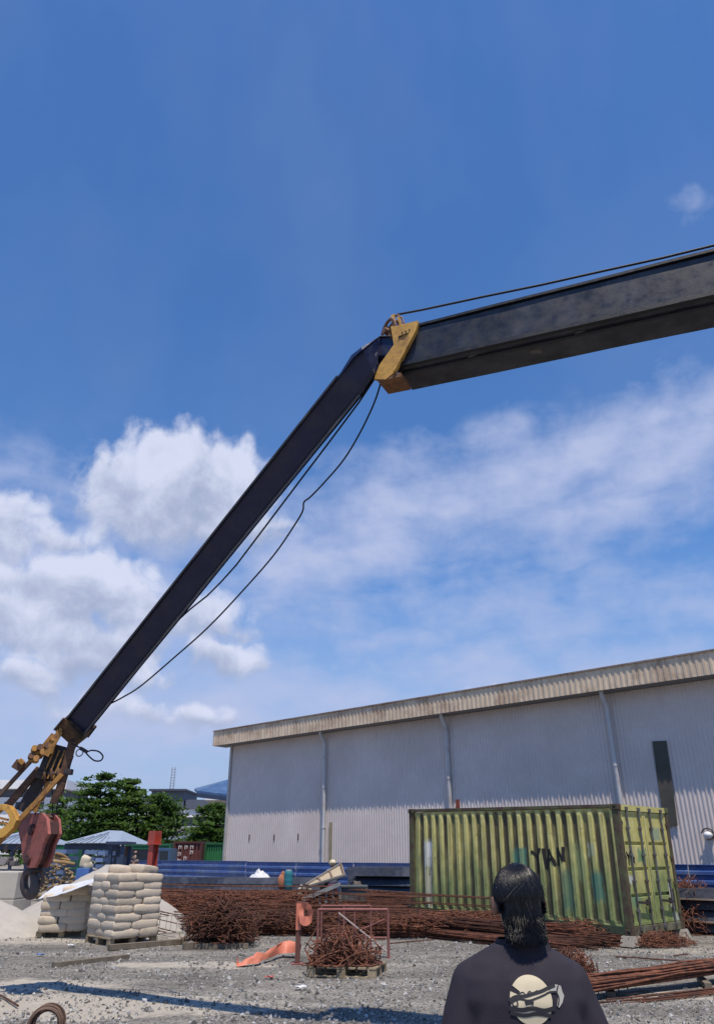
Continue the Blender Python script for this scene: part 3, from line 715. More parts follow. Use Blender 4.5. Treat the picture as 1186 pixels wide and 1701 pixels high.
# cream and blue bundle, rubble heaps
def heap(name, label, cat, c, rx, ry, h, m, seed, n=26, rough=.25, m_=10, kind=None):
    c = Vector(c); mb = MB()
    def fn(u, v):
        x, y = (u * 2 - 1), (v * 2 - 1); d = math.hypot(x, y)
        z = h * max(0, 1 - d) ** .9 * (1 + rough * noise.noise(Vector((x * 3 + seed, y * 3, 0)))) + h * rough * .4 * noise.noise(Vector((x * 8 + seed, y * 8, 2))) * max(0, 1 - d)
        return Vector((x * rx, y * ry, z - .03 if d >= 1 else z))
    mb.grid(fn, n, n); o = mb.build(name, m, smooth=70); o.location = c
    return tag(o, label, cat, kind=kind)
def rubble(name, label, cat, px0, px1, py_top, Y, m, seed, size=(.12, .3), n=70, depth=1.6):
    rs = random.Random(seed); a = atY(px0, py_top, Y); b = atY(px1, py_top, Y); o = Vector(((a.x + b.x) / 2, Y, 0)); hw = (b.x - a.x) / 2; mb = MB()
    for i in range(n):
        x = rs.uniform(-1, 1); y = rs.uniform(-1, 1); hh = max(.1, a.z * (1 - .55 * x * x - .4 * y * y)); z = hh * rs.random() ** .5
        s = rs.uniform(*size); mb.box((x * hw, y * depth / 2, max(s * .3, z - s * .4)), (s * rs.uniform(.8, 1.8), s, s * .7), Euler((rs.gauss(0, .4), rs.gauss(0, .4), rs.random() * 6)).to_matrix(), s * .12)
    ob = mb.build(name, m); ob.location = o; return tag(ob, label, cat, kind='stuff')
rubble('rubble_heap', 'brown rubble heap between the dark booth and the red column', 'rubble', 204, 238, 1411, 38, mat('brick_rubble', (.22, .13, .10), .9, var=.5, scale=3, second=(.35, .3, .26), second_amt=.35, second_scale=2), 21, (.05, .16), 130)
rubble('scrap_heap', 'tan scrap timber heap behind the hook block', 'scrap', 70, 128, 1424, 34, mat('tan_scrap', (.30, .22, .12), .9, var=.5, scale=3, second=(.11, .08, .06), second_amt=.4, second_scale=2), 22, (.05, .15), 150)
rubble('debris_heap', 'grey brown debris heap in front of the dark stacked sheets', 'debris', 578, 612, 1441, 25.5, mat('grey_debris', (.16, .135, .115), .9, var=.6, scale=4, second=(.36, .33, .30), second_amt=.3, second_scale=3), 23, (.08, .22), 70, 1.0)
# yellow brown logs lying in front of the scrap
for i, (x0, y0, x1, y1) in enumerate(((82, 1424, 116, 1430), (92, 1418, 112, 1426), (88, 1432, 124, 1436))):
    p = atY(x0, y0, 33); q_ = atY(x1, y1, 33.4); q = MB(); q.tube([p, p.lerp(q_, .5) + Vector((0, 0, .03)), q_], [.055, .065, .05], 7)
    tag(q.build('log', mat('yellow_log', (.32, .21, .09), .85, var=.3), smooth=50), ['tan log lying longest on the scrap heap behind the hook', 'short tan log topmost on the scrap heap', 'lower tan log at the foot of the scrap heap'][i], 'log', 'logs on the scrap heap')
p = atY(143, 1432, 32)
t = thing('tied_sack', 'cream bulging sack on a blue base behind the bag stacks', 'sack', (p.x, 32, 0))
q = MB(); q.box((-.02, 0, p.z - .02), (.40, .34, .42), Euler((.05, .12, .2)).to_matrix(), .1); q.box((.1, 0, p.z - .16), (.36, .3, .22), Euler((.1, -.2, .4)).to_matrix(), .08); q.box((-.04, 0, p.z + .18), (.22, .2, .12), Euler((.1, .3, .1)).to_matrix(), .05); link('sack', fuse(q, .03, mat('cream_sack', (.55, .48, .36), .85, var=.2), 3), t)
q = MB(); q.box((0, 0, (p.z - .24) / 2), (.5, .5, p.z - .24), bev=.03); q.build('blue_crate', mat('blue_plastic', (.07, .16, .42), .5), t)
# dark open booth and the red column
Y = 31
a = atY(183, 1401, Y); b = atY(208, 1401, Y); o = Vector(((a.x + b.x) / 2, Y, 0)); w = b.x - a.x; h = a.z
t = thing('open_booth', 'dark blue open steel booth with brown back and a cream board', 'booth', o); nav = mat('navy_steel', (.03, .05, .10), .5)
for sx, sy in ((-1, 0), (1, 0), (-1, 1), (1, 1)):
    q = MB(); q.box((sx * (w / 2 - .06), sy * 1.0, h / 2 - .05), (.14, .14, h - .1)); q.build('post', nav, t)
q = MB(); q.box((0, .5, h), (w + .2, 1.4, .1)); q.build('roof', nav, t)
q = MB(); q.box((0, 1.02, h * .55), (w - .3, .05, h * .8)); q.build('back_panel', mat('brown_ply', (.17, .10, .07), .8, var=.2), t)
q = MB(); q.box((-.03, .12, h * .52), (.26, .04, .5)); q.build('cream_board', mat('cream_board', (.56, .50, .36), .8), t)
q = MB(); q.box((w * .3, .2, h * .42), (.24, .5, h * .7)); q.build('side_locker', nav, t)
# red steel column: H section with a wider sleeve at the top
Y = 24.5; p = atY(251, 1450, Y); zt = atY(251, 1381, Y).z; zm = atY(251, 1403, Y).z
redp = mat('red_oxide_paint', (.46, .075, .05), .55, var=.2, scale=3, second=(.2, .05, .04), second_amt=.25)
t = thing('steel_column', 'bright red steel column with wider head standing behind the bag stack', 'column', (p.x, Y, 0), (0, 0, R(-38)))
q = MB(); q.box((0, -.10, zm / 2), (.22, .025, zm)); q.box((0, .10, zm / 2), (.22, .025, zm)); q.box((0, 0, zm / 2), (.02, .174, zm)); q.build('shaft', redp, t)
q = MB(); q.box((0, -.125, (zm + zt) / 2), (.30, .02, zt - zm)); q.box((0, .125, (zm + zt) / 2), (.30, .02, zt - zm)); q.box((-.14, 0, (zm + zt) / 2), (.02, .228, zt - zm)); q.build('sleeve', redp, t)
q = MB(); q.box((0, 0, zm), (.36, .32, .03)); q.build('collar_plate', redp, t)
q = MB(); q.box((0, 0, .01), (.4, .4, .03)); q.build('base_plate', redp, t)
# a blue lorry cab far behind, left of the maroon container
Y = 46; a = atY(258, 1409, Y); b = atY(284, 1409, Y); w = b.x - a.x; h = a.z; o = Vector(((a.x + b.x) / 2, Y, 0))
t = thing('blue_lorry', 'blue lorry cab parked left of the maroon container', 'lorry', o)
q = MB(); q.prism([(-w / 2, 0, .5), (w / 2, 0, .5), (w / 2, 0, h * .98), (-w * .28, 0, h), (-w * .5, 0, h * .62)], (0, 1.7, 0)); q.build('cab', mat('lorry_blue', (.05, .10, .20), .4, var=.1), t)
q = MB(); q.prism([(-w * .12, -.015, h * .58), (w * .36, -.015, h * .58), (w * .36, -.015, h * .92), (-w * .2, -.015, h * .92)], (0, .01, 0)); q.build('side_window', glass, t)
q = MB(); q.beam((-w * .47, -.02, h * .62), (-w * .27, -.02, h * .97), .05, .05); q.build('windscreen_pillar', white_wall, t)
for sx in (-.28, .3):
    q = MB(); q.disc((sx * w, .1, .42), .42, .26, (0, 1, 0), 20); q.build('wheel', mat('tyre', (.02, .02, .02), .8), t, 40)
# dark machine on legs at the left edge
Y = 29; p = atY(12, 1450, Y); zt = atY(12, 1404, Y).z
t = thing('bar_bending_machine', 'dark machine on thin legs at the left edge', 'machine', (p.x, Y, 0))
mg = mat('machine_grey', (.09, .08, .078), .7, var=.4, scale=4, second=(.25, .2, .18), second_amt=.3)
q = MB(); q.box((0, 0, zt * .52), (.7, .5, .30), bev=.03); q.box((-.12, 0, zt * .74), (.36, .42, .26), bev=.05); q.box((.18, .02, zt * .70), (.2, .36, .16), bev=.03); q.build('body', mg, t)
q = MB(); q.disc((-.12, -.24, zt * .74), .14, .06, (0, 1, 0), 20); q.build('flywheel', mat('pale_grey_disc', (.28, .25, .24), .7, var=.3), t, 40)
q = MB(); q.disc((.2, -.27, zt * .54), .10, .06, (0, 1, 0), 18); q.build('flywheel', mat('pale_grey_disc', (.28, .25, .24), .7, var=.3), t, 40)
q = MB(); q.box((-.2, 0, zt * .93), (.12, .12, .22), bev=.02); q.tube([(-.2, 0, zt * .98), (-.2, 0, zt * 1.02)], .05, 8); q.build('motor_cap', DARK_IRON(), t)
for sx in (-.2, .0, .22):
    q = MB(); q.tube([(sx, rnd.uniform(-.2, .2), zt * .5), (sx * 1.3, rnd.uniform(-.2, .2), 0)], .035, 8); q.build('leg', DARK_IRON(), t)
q = MB(); q.tube([(.1, 0, zt * .9), (.5, -.05, zt * 1.08)], .03, 8); q.build('lever', DARK_IRON(), t)
# pale concrete block at the left edge
Y = 21.5; a = atY(-40, 1449, Y); b = atY(31, 1449, Y)
t = tag(MB().box((0, .6, a.z / 4 - .001), (b.x - a.x, 1.2, a.z / 2 - .006), bev=.03).box((0, .6, a.z * .75), (b.x - a.x, 1.2, a.z / 2 - .006), bev=.03).build('concrete_block', mat('cream_concrete', (.46, .43, .36), .9, var=.1, scale=3, second=(.34, .31, .27), second_amt=.3, bump=.2)), 'large cream concrete block at the left edge behind the hook', 'block')
t.location = ((a.x + b.x) / 2, Y, 0)
# sand and stone heaps behind the bags
SANDM = mat('pale_sand', (.42, .385, .335), .95, var=.15, scale=2, second=(.33, .31, .28), second_amt=.4, second_scale=4, bump=.6, bump_scale=60)
p = atY(175, 1440, 21.4)
heap('sand_heap', 'tall pale sand heap rising behind the two bag stacks', 'heap', (p.x, 21.4, 0), 2.55, 2.1, p.z * 1.03, SANDM, 3, 40, .12)
p = atZ(25, 1520, .3)
heap('sand_mound', 'low pale sand mound at the left edge beside the shorter bag stack', 'heap', (p.x - .4, 20.0, 0), 2.3, 1.6, .95, SANDM, 8, 34, .15)

# ------------------------------------------------------------------ green container
CL, CW, CH = 6.3, 2.44, 2.59
cl_ = Vector((math.cos(R(133.5)) * math.cos(.021), math.sin(R(133.5)) * math.cos(.021), math.sin(.021)))
cw_ = Vector((math.sin(R(133.5)), -math.cos(R(133.5)), 0)); cn_ = cw_.cross(cl_)
if cn_.z < 0: cn_ = -cn_
CA = Vector((5.755, 17.19, .19))
CM = Matrix((-cl_, cw_, cn_)).transposed()
gc = thing('shipping_container', 'old green corrugated container with peeling paint and black hand painted letters, raised on concrete blocks', 'container', CA)
gc.rotation_euler = CM.to_euler()
CMi = CM.inverted()
def c_side(px, py):   # photo pixel -> local (x, z) on the long side
    p = CMi @ (at_plane(px, py, CA, cw_) - CA); return p.x, p.z
def c_door(px, py):
    p = CMi @ (at_plane(px, py, CA, cl_) - CA); return p.y, p.z
def cont_paint(name, patches, axis='x', rust_amt=.42, streak_amt=.85):
    m = bpy.data.materials.new(name); m.use_nodes = True; t = NT(m.node_tree); b = t.n['Principled BSDF']
    co = t.new('ShaderNodeTexCoord').outputs['Object']; X, Y_, Z = t.sep(co)
    h = X if axis == 'x' else Y_
    n1 = t.noise(t.mapping(co, (1, 1, .45)), 1.6, 5, .65)
    f = t.m('ADD', t.mr(Z, .2, 2.2, -.28, .28), n1)
    green = t.mix(t.mr(t.noise(co, 4, 4), .3, .7), (.18, .225, .08), (.32, .375, .14)); yel = t.mix(t.mr(t.noise(co, 5, 4), .3, .7), (.50, .46, .14), (.66, .60, .24))
    c = t.mix(t.mr(f, .36, .66), green, yel)
    teal = t.mr(t.noise(t.mapping(co, (2.4, 2.4, .8), loc=(3, 1, 7)), 1.3, 4, .6), .64, .74, 0, .45)
    c = t.mix(teal, c, (.09, .22, .15))
    # faded runs down the panel
    st = t.noise(t.mapping(co, (7, 7, .35)), 2.0, 6, .65)
    c = t.mix(t.mr(st, .54, .72, 0, streak_amt), c, (.095, .062, .042))
    c = t.mix(t.mr(t.noise(t.mapping(co, (12, 12, 1.2), loc=(5, 2, 1)), 1.5, 4, .6), .58, .75, 0, .45), c, (.50, .48, .25))
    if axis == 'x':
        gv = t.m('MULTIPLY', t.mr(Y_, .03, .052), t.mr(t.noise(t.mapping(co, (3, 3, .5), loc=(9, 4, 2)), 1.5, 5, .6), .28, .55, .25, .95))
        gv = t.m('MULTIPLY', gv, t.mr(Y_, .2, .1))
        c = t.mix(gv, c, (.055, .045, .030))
    run = t.m('MULTIPLY', t.mr(t.noise(t.mapping(co, (26, 26, .45), loc=(1, 8, 3)), 1.0, 4, .6), .60, .70, 0, .75), t.mr(t.noise(co, 1.1, 3), .42, .6))
    c = t.mix(run, c, (.16, .065, .03))
    sp = t.noise(co, 7, 8, .75)
    c = t.mix(t.mr(sp, .86 - rust_amt * .6, .93 - rust_amt * .6, 0, .9), c, t.mix(t.noise(co, 20, 3), (.13, .055, .03), (.06, .03, .02)))
    for (x0, z0, hx, hz, col) in patches:
        dx = t.m('DIVIDE', t.m('ABSOLUTE', t.m('SUBTRACT', h, x0)), hx); dz = t.m('DIVIDE', t.m('ABSOLUTE', t.m('SUBTRACT', Z, z0)), hz)
        d = t.m('ADD', t.m('MAXIMUM', dx, dz), t.m('MULTIPLY', t.m('SUBTRACT', t.noise(t.mapping(co, (1, 1, .4)), 11, 6, .75), .5), 2.2))
        c = t.mix(t.mr(d, 1.05, .7, 0, .66), c, col)
    t.put(b.inputs['Base Color'], c)
    t.put(b.inputs['Roughness'], t.mr(sp, .3, .7, .45, .75)); b.inputs['Specular IOR Level'].default_value = .35
    bp = t.new('ShaderNodeBump'); bp.inputs['Strength'].default_value = .2; bp.inputs['Distance'].default_value = .006
    t.put(bp.inputs['Height'], t.noise(co, 30, 5, .65)); t.put(b.inputs['Normal'], bp.outputs[0])
    return m
sp_ = []
for (x0, y0, x1, y1, col) in ((703, 1395, 717, 1445, (.62, .64, .62)), (706, 1446, 716, 1512, (.50, .50, .40)), (852, 1408, 872, 1438, (.05, .22, .17)), (708, 1400, 716, 1425, (.7, .7, .7)),
                              (974, 1400, 986, 1425, (.40, .44, .30)), (984, 1450, 998, 1500, (.06, .20, .16)), (955, 1400, 968, 1470, (.30, .36, .15)), (935, 1445, 950, 1520, (.07, .17, .12))):
    a, b_ = c_side(x0, y1), c_side(x1, y0); sp_.append(((a[0] + b_[0]) / 2, (a[1] + b_[1]) / 2, abs(b_[0] - a[0]) / 2, abs(b_[1] - a[1]) / 2, col))
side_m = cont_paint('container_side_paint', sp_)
dp_ = []
for (x0, y0, x1, y1, col) in ((1045, 1408, 1058, 1432, (.50, .44, .24)), (1063, 1410, 1075, 1435, (.05, .24, .14)), (1050, 1455, 1060, 1470, (.62, .64, .66)), (1053, 1488, 1068, 1510, (.14, .30, .20)),
                              (1086, 1375, 1098, 1398, (.18, .32, .26)), (1122, 1515, 1134, 1535, (.5, .55, .48)), (1044, 1385, 1053, 1402, (.42, .38, .15))):
    a, b_ = c_door(x0, y1), c_door(x1, y0); dp_.append(((a[0] + b_[0]) / 2, (a[1] + b_[1]) / 2, abs(b_[0] - a[0]) / 2, abs(b_[1] - a[1]) / 2, col))
door_m = cont_paint('container_door_paint', dp_, 'y', .30, .25)
frame_m = mat('container_rusty_frame', (.085, .055, .038), .8, var=.35, scale=4, second=(.12, .15, .06), second_amt=.36, second_scale=3, bump=.2)
rail_m = mat('container_green_rail', (.05, .085, .045), .7, var=.3, scale=4, second=(.08, .05, .035), second_amt=.4, second_scale=3, bump=.2)
PITCH_C = .278
def prof_y(x):
    """depth of the corrugated skin at x (metres behind the frame face)"""
    u = ((-x - .12) / PITCH_C) % 1.0
    if u < .27: return .010
    if u < .5: return .010 + .050 * (u - .27) / .23
    if u < .77: return .060
    return .060 - .050 * (u - .77) / .23
def skin(yfn):
    mb = MB(); xs_ = [-.12]; k = 0
    while True:
        for q in (.27, .5, .77, 1.0):
            xs_.append(-.12 - (k + q) * PITCH_C)
        k += 1
        if -.12 - (k + 1) * PITCH_C < -CL + .12: break
    xs_.append(-CL + .12)
    zs = [.16, .20, .26, 2.36, 2.44, 2.50]
    vs = []
    for z in zs:
        for x in xs_:
            d = prof_y(x - 1e-5)
            if z in (.16, 2.50): d = .030
            elif z in (.20, 2.44): d = .030 + (d - .030) * .5
            # old dents
            d += .012 * noise.noise(Vector((x * .9, z * .9, 1))) + .02 * max(0, noise.noise(Vector((x * .5, z * .6, 7))) - .25)
            vs.append((x, yfn(d), z))
    n = len(xs_)
    mb.add(vs, [(j * n + i, j * n + i + 1, (j + 1) * n + i + 1, (j + 1) * n + i) for j in range(len(zs) - 1) for i in range(n - 1)])
    return mb
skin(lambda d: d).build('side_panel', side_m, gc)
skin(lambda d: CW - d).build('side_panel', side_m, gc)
q = MB()
for k in range(int((CL - .2) / .21)): q.box((-.2 - k * .21, CW / 2, 2.535 + (.012 if k % 2 else 0)), (.20, CW - .16, .025))
q.build('roof', rail_m, gc)
q = MB()
for k in range(9): q.box((-CL + .04 + (.02 if k % 2 else 0), .14 + k * .27, CH / 2), (.03, .262, CH - .3))
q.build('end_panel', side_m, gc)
q = MB(); q.box((-CL / 2, CW / 2, .10), (CL - .3, CW - .2, .10)); q.build('floor', DARK_IRON(), gc)
for x in (-.075, -CL + .075):
    for y in (.06, CW - .06):
        q = MB(); q.box((x, y, CH / 2), (.15, .12, CH - .24), bev=.01)
        p = q.build('corner_post', frame_m, gc)
        for z in (.059, CH - .059):
            q = MB(); q.box((x, y, z), (.178, .162, .118), bev=.012)
            cc = q.build('corner_casting', frame_m, p)
            for sy in ((-1,) if y < 1 else (1,)):
                q = MB(); q.blob((x, y + sy * .078, z), (.045, .010, .032), n=14, m=6); q.build('casting_hole', mat('black_void', (.008, .008, .008), 1, var=0, bump=0), p)
for y in (.035, CW - .035):
    q = MB(); q.box((-CL / 2, y, CH - .045), (CL - .30, .07, .07)); q.build('top_rail', frame_m, gc)
    q = MB(); q.box((-CL / 2, y, .085), (CL - .30, .06, .155)); q.build('bottom_rail', rail_m, gc)
for x0 in (-CL / 2 - 1.05, -CL / 2 + 1.05):
    q = MB(); q.box((x0, .002, .085), (.36, .012, .11)); q.build('forklift_pocket', mat('black_void', (.008, .008, .008), 1, var=0, bump=0), gc)
q = MB(); q.box((-.07, CW / 2, CH - .07), (.13, CW - .24, .12)); q.build('door_header', door_m, gc)
q = MB(); q.box((-.06, CW / 2, .085), (.12, CW - .24, .15)); q.build('door_sill', mat('sill_paint', (.20, .20, .12), .8, var=.3, second=(.07, .045, .03), second_amt=.45, second_scale=4), gc)
rod_m = mat('lock_rod', (.16, .165, .17), .5, metal=.3, var=.25, scale=6, second=(.09, .05, .03), second_amt=.35, second_scale=5)
gask = mat('rubber_gasket', (.018, .018, .018), .8)
troughs = [(.70, .78), (1.22, 1.30), (1.74, 1.82)]
dz0, dz1 = .175, CH - .145
for side in (0, 1):
    y0 = .125 + side * (CW / 2 - .115); y1 = y0 + CW / 2 - .135
    zs = [dz0 + .06]
    for a, b_ in troughs: zs += [a, a + .015, b_ - .015, b_]
    zs += [dz1 - .06]
    dep = [-.045]
    for _ in troughs: dep += [-.045, -.105, -.105, -.045]
    dep += [-.045]
    q = MB(); vs = []
    for z, d in zip(zs, dep): vs += [(d, y0 + .07, z), (d, y1 - .07, z)]
    q.add(vs, [(2 * k, 2 * k + 1, 2 * k + 3, 2 * k + 2) for k in range(len(zs) - 1)])
    for yy in (y0 + .035, y1 - .035): q.box((-.055, yy, (dz0 + dz1) / 2), (.05, .07, dz1 - dz0))
    for zz in (dz0 + .03, dz1 - .03): q.box((-.055, (y0 + y1) / 2, zz), (.05, y1 - y0 - .14, .06))
    q.box((-.13, (y0 + y1) / 2, (dz0 + dz1) / 2), (.03, y1 - y0, dz1 - dz0))
    dr = q.build('door', door_m, gc)
    q = MB()
    for yy in (y0 - .006, y1 + .006): q.box((-.06, yy, (dz0 + dz1) / 2), (.05, .012, dz1 - dz0))
    q.build('gasket', gask, dr)
    for u in (.24, .76):
        yy = y0 + (y1 - y0) * (u if side == 0 else u); q = MB()
        q.tube([(.0, yy, dz0 - .09), (.0, yy, dz1 + .09)], .021, 10)
        for zz in (dz0 - .06, dz1 + .06): q.box((-.01, yy, zz), (.07, .11, .07), bev=.008)
        for zz in (.45, 1.02, 1.55, 2.1): q.box((-.012, yy, zz), (.055, .10, .05), bev=.006)
        q.build('lock_rod', rod_m, dr)
    q = MB(); q.beam((.03, y0 + (y1 - y0) * .24, .62), (.035, y0 + (y1 - y0) * .72, .58), .022, .05, bev=.004); q.box((.02, y0 + (y1 - y0) * .62, .60), (.05, .08, .12), bev=.008)
    q.build('handle', DARK_IRON(), dr)
    for zz in (.36, .95, 1.5, 2.2):
        yy = y0 - .03 if side == 0 else y1 + .03
        q = MB(); q.box((-.022, yy, zz), (.04, .15, .075), bev=.008); q.tube([(0.0, yy, zz - .06), (0.0, yy, zz + .06)], .018, 8); q.build('hinge', frame_m, dr)
    if side == 1:
        q = MB(); q.box((-.036, y1 - .16, .62), (.012, .17, .42)); q.build('dark_plate', DARK_IRON(), dr)
        q = MB(); q.box((-.036, y1 - .28, .70), (.012, .05, .55)); q.build('white_strip', mat('old_white_tape', (.55, .53, .5), .8), dr)
ink = mat('black_brush_paint', (.012, .012, .011), .7, var=.2, bump=0)
def brush(points, width, fn, parent):
    """one painted letter: strokes of (u, z) points laid on a surface fn(u, z) -> point"""
    mb = MB()
    for stroke in points:
        for (u0, z0), (u1, z1) in zip(stroke, stroke[1:]):
            L = math.hypot(u1 - u0, z1 - z0); n = max(2, int(L / .02)); px_, pz_ = -(z1 - z0) / L, (u1 - u0) / L
            row = []
            for i in range(n + 1):
                t = i / n * 1.06 - .03; u = u0 + (u1 - u0) * t; z = z0 + (z1 - z0) * t; w = width * (.5 + .12 * noise.noise(Vector((u * 9, z * 9, 3))))
                m_ = 4
                row.append([fn(u + px_ * w * (k / m_ * 2 - 1), z + pz_ * w * (k / m_ * 2 - 1)) for k in range(m_ + 1)])
            vs = [p for r_ in row for p in r_]
            mb.add(vs, [(i * 5 + k, i * 5 + k + 1, (i + 1) * 5 + k + 1, (i + 1) * 5 + k) for i in range(n) for k in range(4)])
    return mb.build('letter', ink, parent)
def sidefn(u, z): return Vector((u, prof_y(u - 1e-5) + .012 * noise.noise(Vector((u * .9, z * .9, 1))) + .02 * max(0, noise.noise(Vector((u * .5, z * .6, 7))) - .25) - .006, z))
SL = [[[(882, 1415), (891, 1424)], [(896, 1410), (891, 1424), (893, 1450)]],
      [[(901, 1411), (906, 1443), (911, 1412), (921, 1438)], [(906, 1432), (916, 1427)]],
      [[(924, 1409), (926, 1439)], [(925, 1411), (934, 1430)], [(934, 1408), (935, 1431)]]]
for lt_ in SL: brush([[c_side(*p) for p in s_] for s_ in lt_], .07, sidefn, gc)
DL = [[[(1043, 1416), (1047, 1424)], [(1050, 1415), (1047, 1424), (1048, 1437)]],
      [[(1051, 1417), (1054, 1437)], [(1052, 1416), (1057, 1434)], [(1053, 1428), (1057, 1426)]], [[(1058, 1418), (1060, 1432)], [(1062, 1416), (1063, 1430)]]]
for lt_ in DL[:2]: brush([[c_door(*p) for p in s_] for s_ in lt_], .05, lambda u, z: Vector((-.040, u, z)), gc)
# concrete blocks under the corners
def cblock(local, label, sx=.34, sy=.28):
    p = CA + CM @ Vector(local); h = p.z - .003
    q = MB(); q.add([(-sx * .62, -sy * .6, 0), (sx * .62, -sy * .6, 0), (sx * .62, sy * .6, 0), (-sx * .62, sy * .6, 0), (-sx * .42, -sy * .45, h), (sx * .42, -sy * .45, h), (sx * .42, sy * .45, h), (-sx * .42, sy * .45, h)],
                   [(0, 3, 2, 1), (4, 5, 6, 7), (0, 1, 5, 4), (1, 2, 6, 5), (2, 3, 7, 6), (3, 0, 4, 7)])
    o = q.build('concrete_block', CONCRETE()); o.location = (p.x, p.y, 0); o.rotation_euler = (0, 0, R(40)); tag(o, label, 'block', 'concrete blocks carrying the green container'); return o
cblock((-.09, .07, 0), 'pale concrete block under the container corner nearest the person')
cblock((-.09, CW - .07, 0), 'pale concrete block under the right rear door corner of the green container')
cblock((-CL + .1, .07, 0), 'concrete block under the far left corner of the green container')
cblock((-CL + .1, CW - .07, 0), 'concrete block under the hidden rear corner of the green container')

# ------------------------------------------------------------------ bags on pallets
BAGM = mat('paper_bag', (.57, .485, .375), .9, var=.18, scale=4, second=(.40, .33, .245), second_amt=.34, second_scale=4, bump=.5, bump_scale=22, rnd_amt=.14)
def bag_mesh(seed, L=.635, Wd=.435, H=.192):
    rs = random.Random(seed); bm = bmesh.new(); bmesh.ops.create_cube(bm, size=1); bmesh.ops.subdivide_edges(bm, edges=bm.edges[:], cuts=9, use_grid_fill=True)
    for v in bm.verts:
        x, y, z = v.co * 2
        # pillow: rounded plan, full middle, thin ends
        ed = (1 - abs(x) ** 3.2) ; es = (1 - abs(y) ** 2.8)
        th = .80 + .20 * max(0, ed) ** .4 * max(0, es) ** .4
        px_ = x * (1 - .04 * y * y) * (1 - .05 * z * z); py_ = y * (1 - .05 * x * x) * (1 - .07 * z * z)
        nz = .012 * noise.noise(Vector((x * 2.2 + seed * 7, y * 2.2, z * 2))) + .006 * noise.noise(Vector((x * 6 + seed, y * 6, z * 3)))
        v.co = Vector((px_ * L / 2, py_ * Wd / 2, z * H / 2 * th + nz))
    me = bpy.data.meshes.new('bag'); bm.to_mesh(me); bm.free(); me.materials.append(BAGM)
    me.polygons.foreach_set('use_smooth', [True] * len(me.polygons)); return me
BAGS = [bag_mesh(i) for i in range(6)]
def pallet(loc, ang, label, L=1.2, Wd=1.0, group=None):
    t = thing('wooden_pallet', label, 'pallet', loc, (0, 0, ang), group); pw = PALLET_WOOD()
    for k in range(3):
        y = (k - 1) * (Wd / 2 - .05)
        q = MB(); q.box((0, y, .012), (L, .09, .022)); q.build('bottom_board', pw, t)
        for i in range(3):
            q = MB(); q.box(((i - 1) * (L / 2 - .07), y, .07), (.13, .09, .09)); q.build('block', pw, t)
    for k in range(7):
        q = MB(); q.box((-L / 2 + .06 + k * (L - .12) / 6 , 0, .131), (.11, Wd, .022), Matrix.Rotation(rnd.uniform(-.01, .01), 3, 'Z')); q.build('deck_board', pw, t)
    return t
ORD = ['bottom', 'second', 'third', 'fourth', 'fifth', 'sixth', 'seventh', 'top']
def stack(c, ang, courses, name, group, jit, seed, ph=.150):
    rs = random.Random(seed); M = rz(ang)
    for k in range(courses):
        lay = []
        if k % 2 == 0:
            lay = [((-.21, -.42 + .42 * i), 0) for i in range(3)] + [((.32, -.315), math.pi / 2), ((.32, .315), math.pi / 2)]
        else:
            lay = [((.21, -.42 + .42 * i), 0) for i in range(3)] + [((-.32, -.315), math.pi / 2), ((-.32, .315), math.pi / 2)]
        for (x, y), a in lay:
            lx, ly = x, y
            if courses == 6 and k == 5 and lx < 0: continue
            o = bpy.data.objects.new('paper_bag', BAGS[rs.randrange(6)]); C.objects.link(o)
            p = M @ Vector((lx + rs.gauss(0, jit), ly + rs.gauss(0, jit), 0))
            o.location = (c[0] + p.x, c[1] + p.y, .142 + (k + .5) * ph); o.rotation_euler = (rs.gauss(0, .018), rs.gauss(0, .018), ang + a + rs.gauss(0, .018) + (math.pi if rs.random() < .5 else 0))
            s_ = rs.uniform(.97, 1.05); o.scale = (s_, rs.uniform(.98, 1.05), rs.uniform(.98, 1.1))
            lat = p.x * math.cos(0) ; dep = p.y
            where = 'at the near corner' if dep < -.36 else ('at its left edge' if lat < -.28 else ('at its right edge' if lat > .28 else ('at its back' if dep > .2 else 'in the middle')))
            w_ = ORD[k] if k < courses - 1 else 'top'
            tag(o, f'cream paper bag {where} of the {w_} course of the {name} bag stack', 'bag', group)
p1 = atZ(180, 1573, 0); tc = (p1.x + .02, p1.y + .78)
pallet((tc[0], tc[1], 0), R(43), 'wooden pallet under the taller cream bag stack', 1.12, 1.12)
stack(tc, R(43), 8, 'taller', 'cream paper bags in the taller stack', .007, 5)
p2 = atZ(86, 1560, 0); sc_ = (p2.x + .06, p2.y + .62)
pallet((sc_[0], sc_[1], 0), R(12), 'wooden pallet under the shorter cream bag stack', 1.12, 1.12)
stack(sc_, R(12), 6, 'shorter', 'cream paper bags in the shorter stack', .015, 6)
# a few loose bags piled on top of the taller stack's back
for k, (dx, dy, z, a) in enumerate(((-.25, .35, 1.42, .3), (.2, .45, 1.43, 1.2))):
    o = bpy.data.objects.new('paper_bag', BAGS[k]); C.objects.link(o); o.location = (tc[0] + dx, tc[1] + dy, z); o.rotation_euler = (.05, .08, a)
    tag(o, ['cream paper bag lying loose on top of the taller stack, left one', 'cream paper bag lying loose on top of the taller stack, right one'][k], 'bag', 'loose bags on the taller stack')
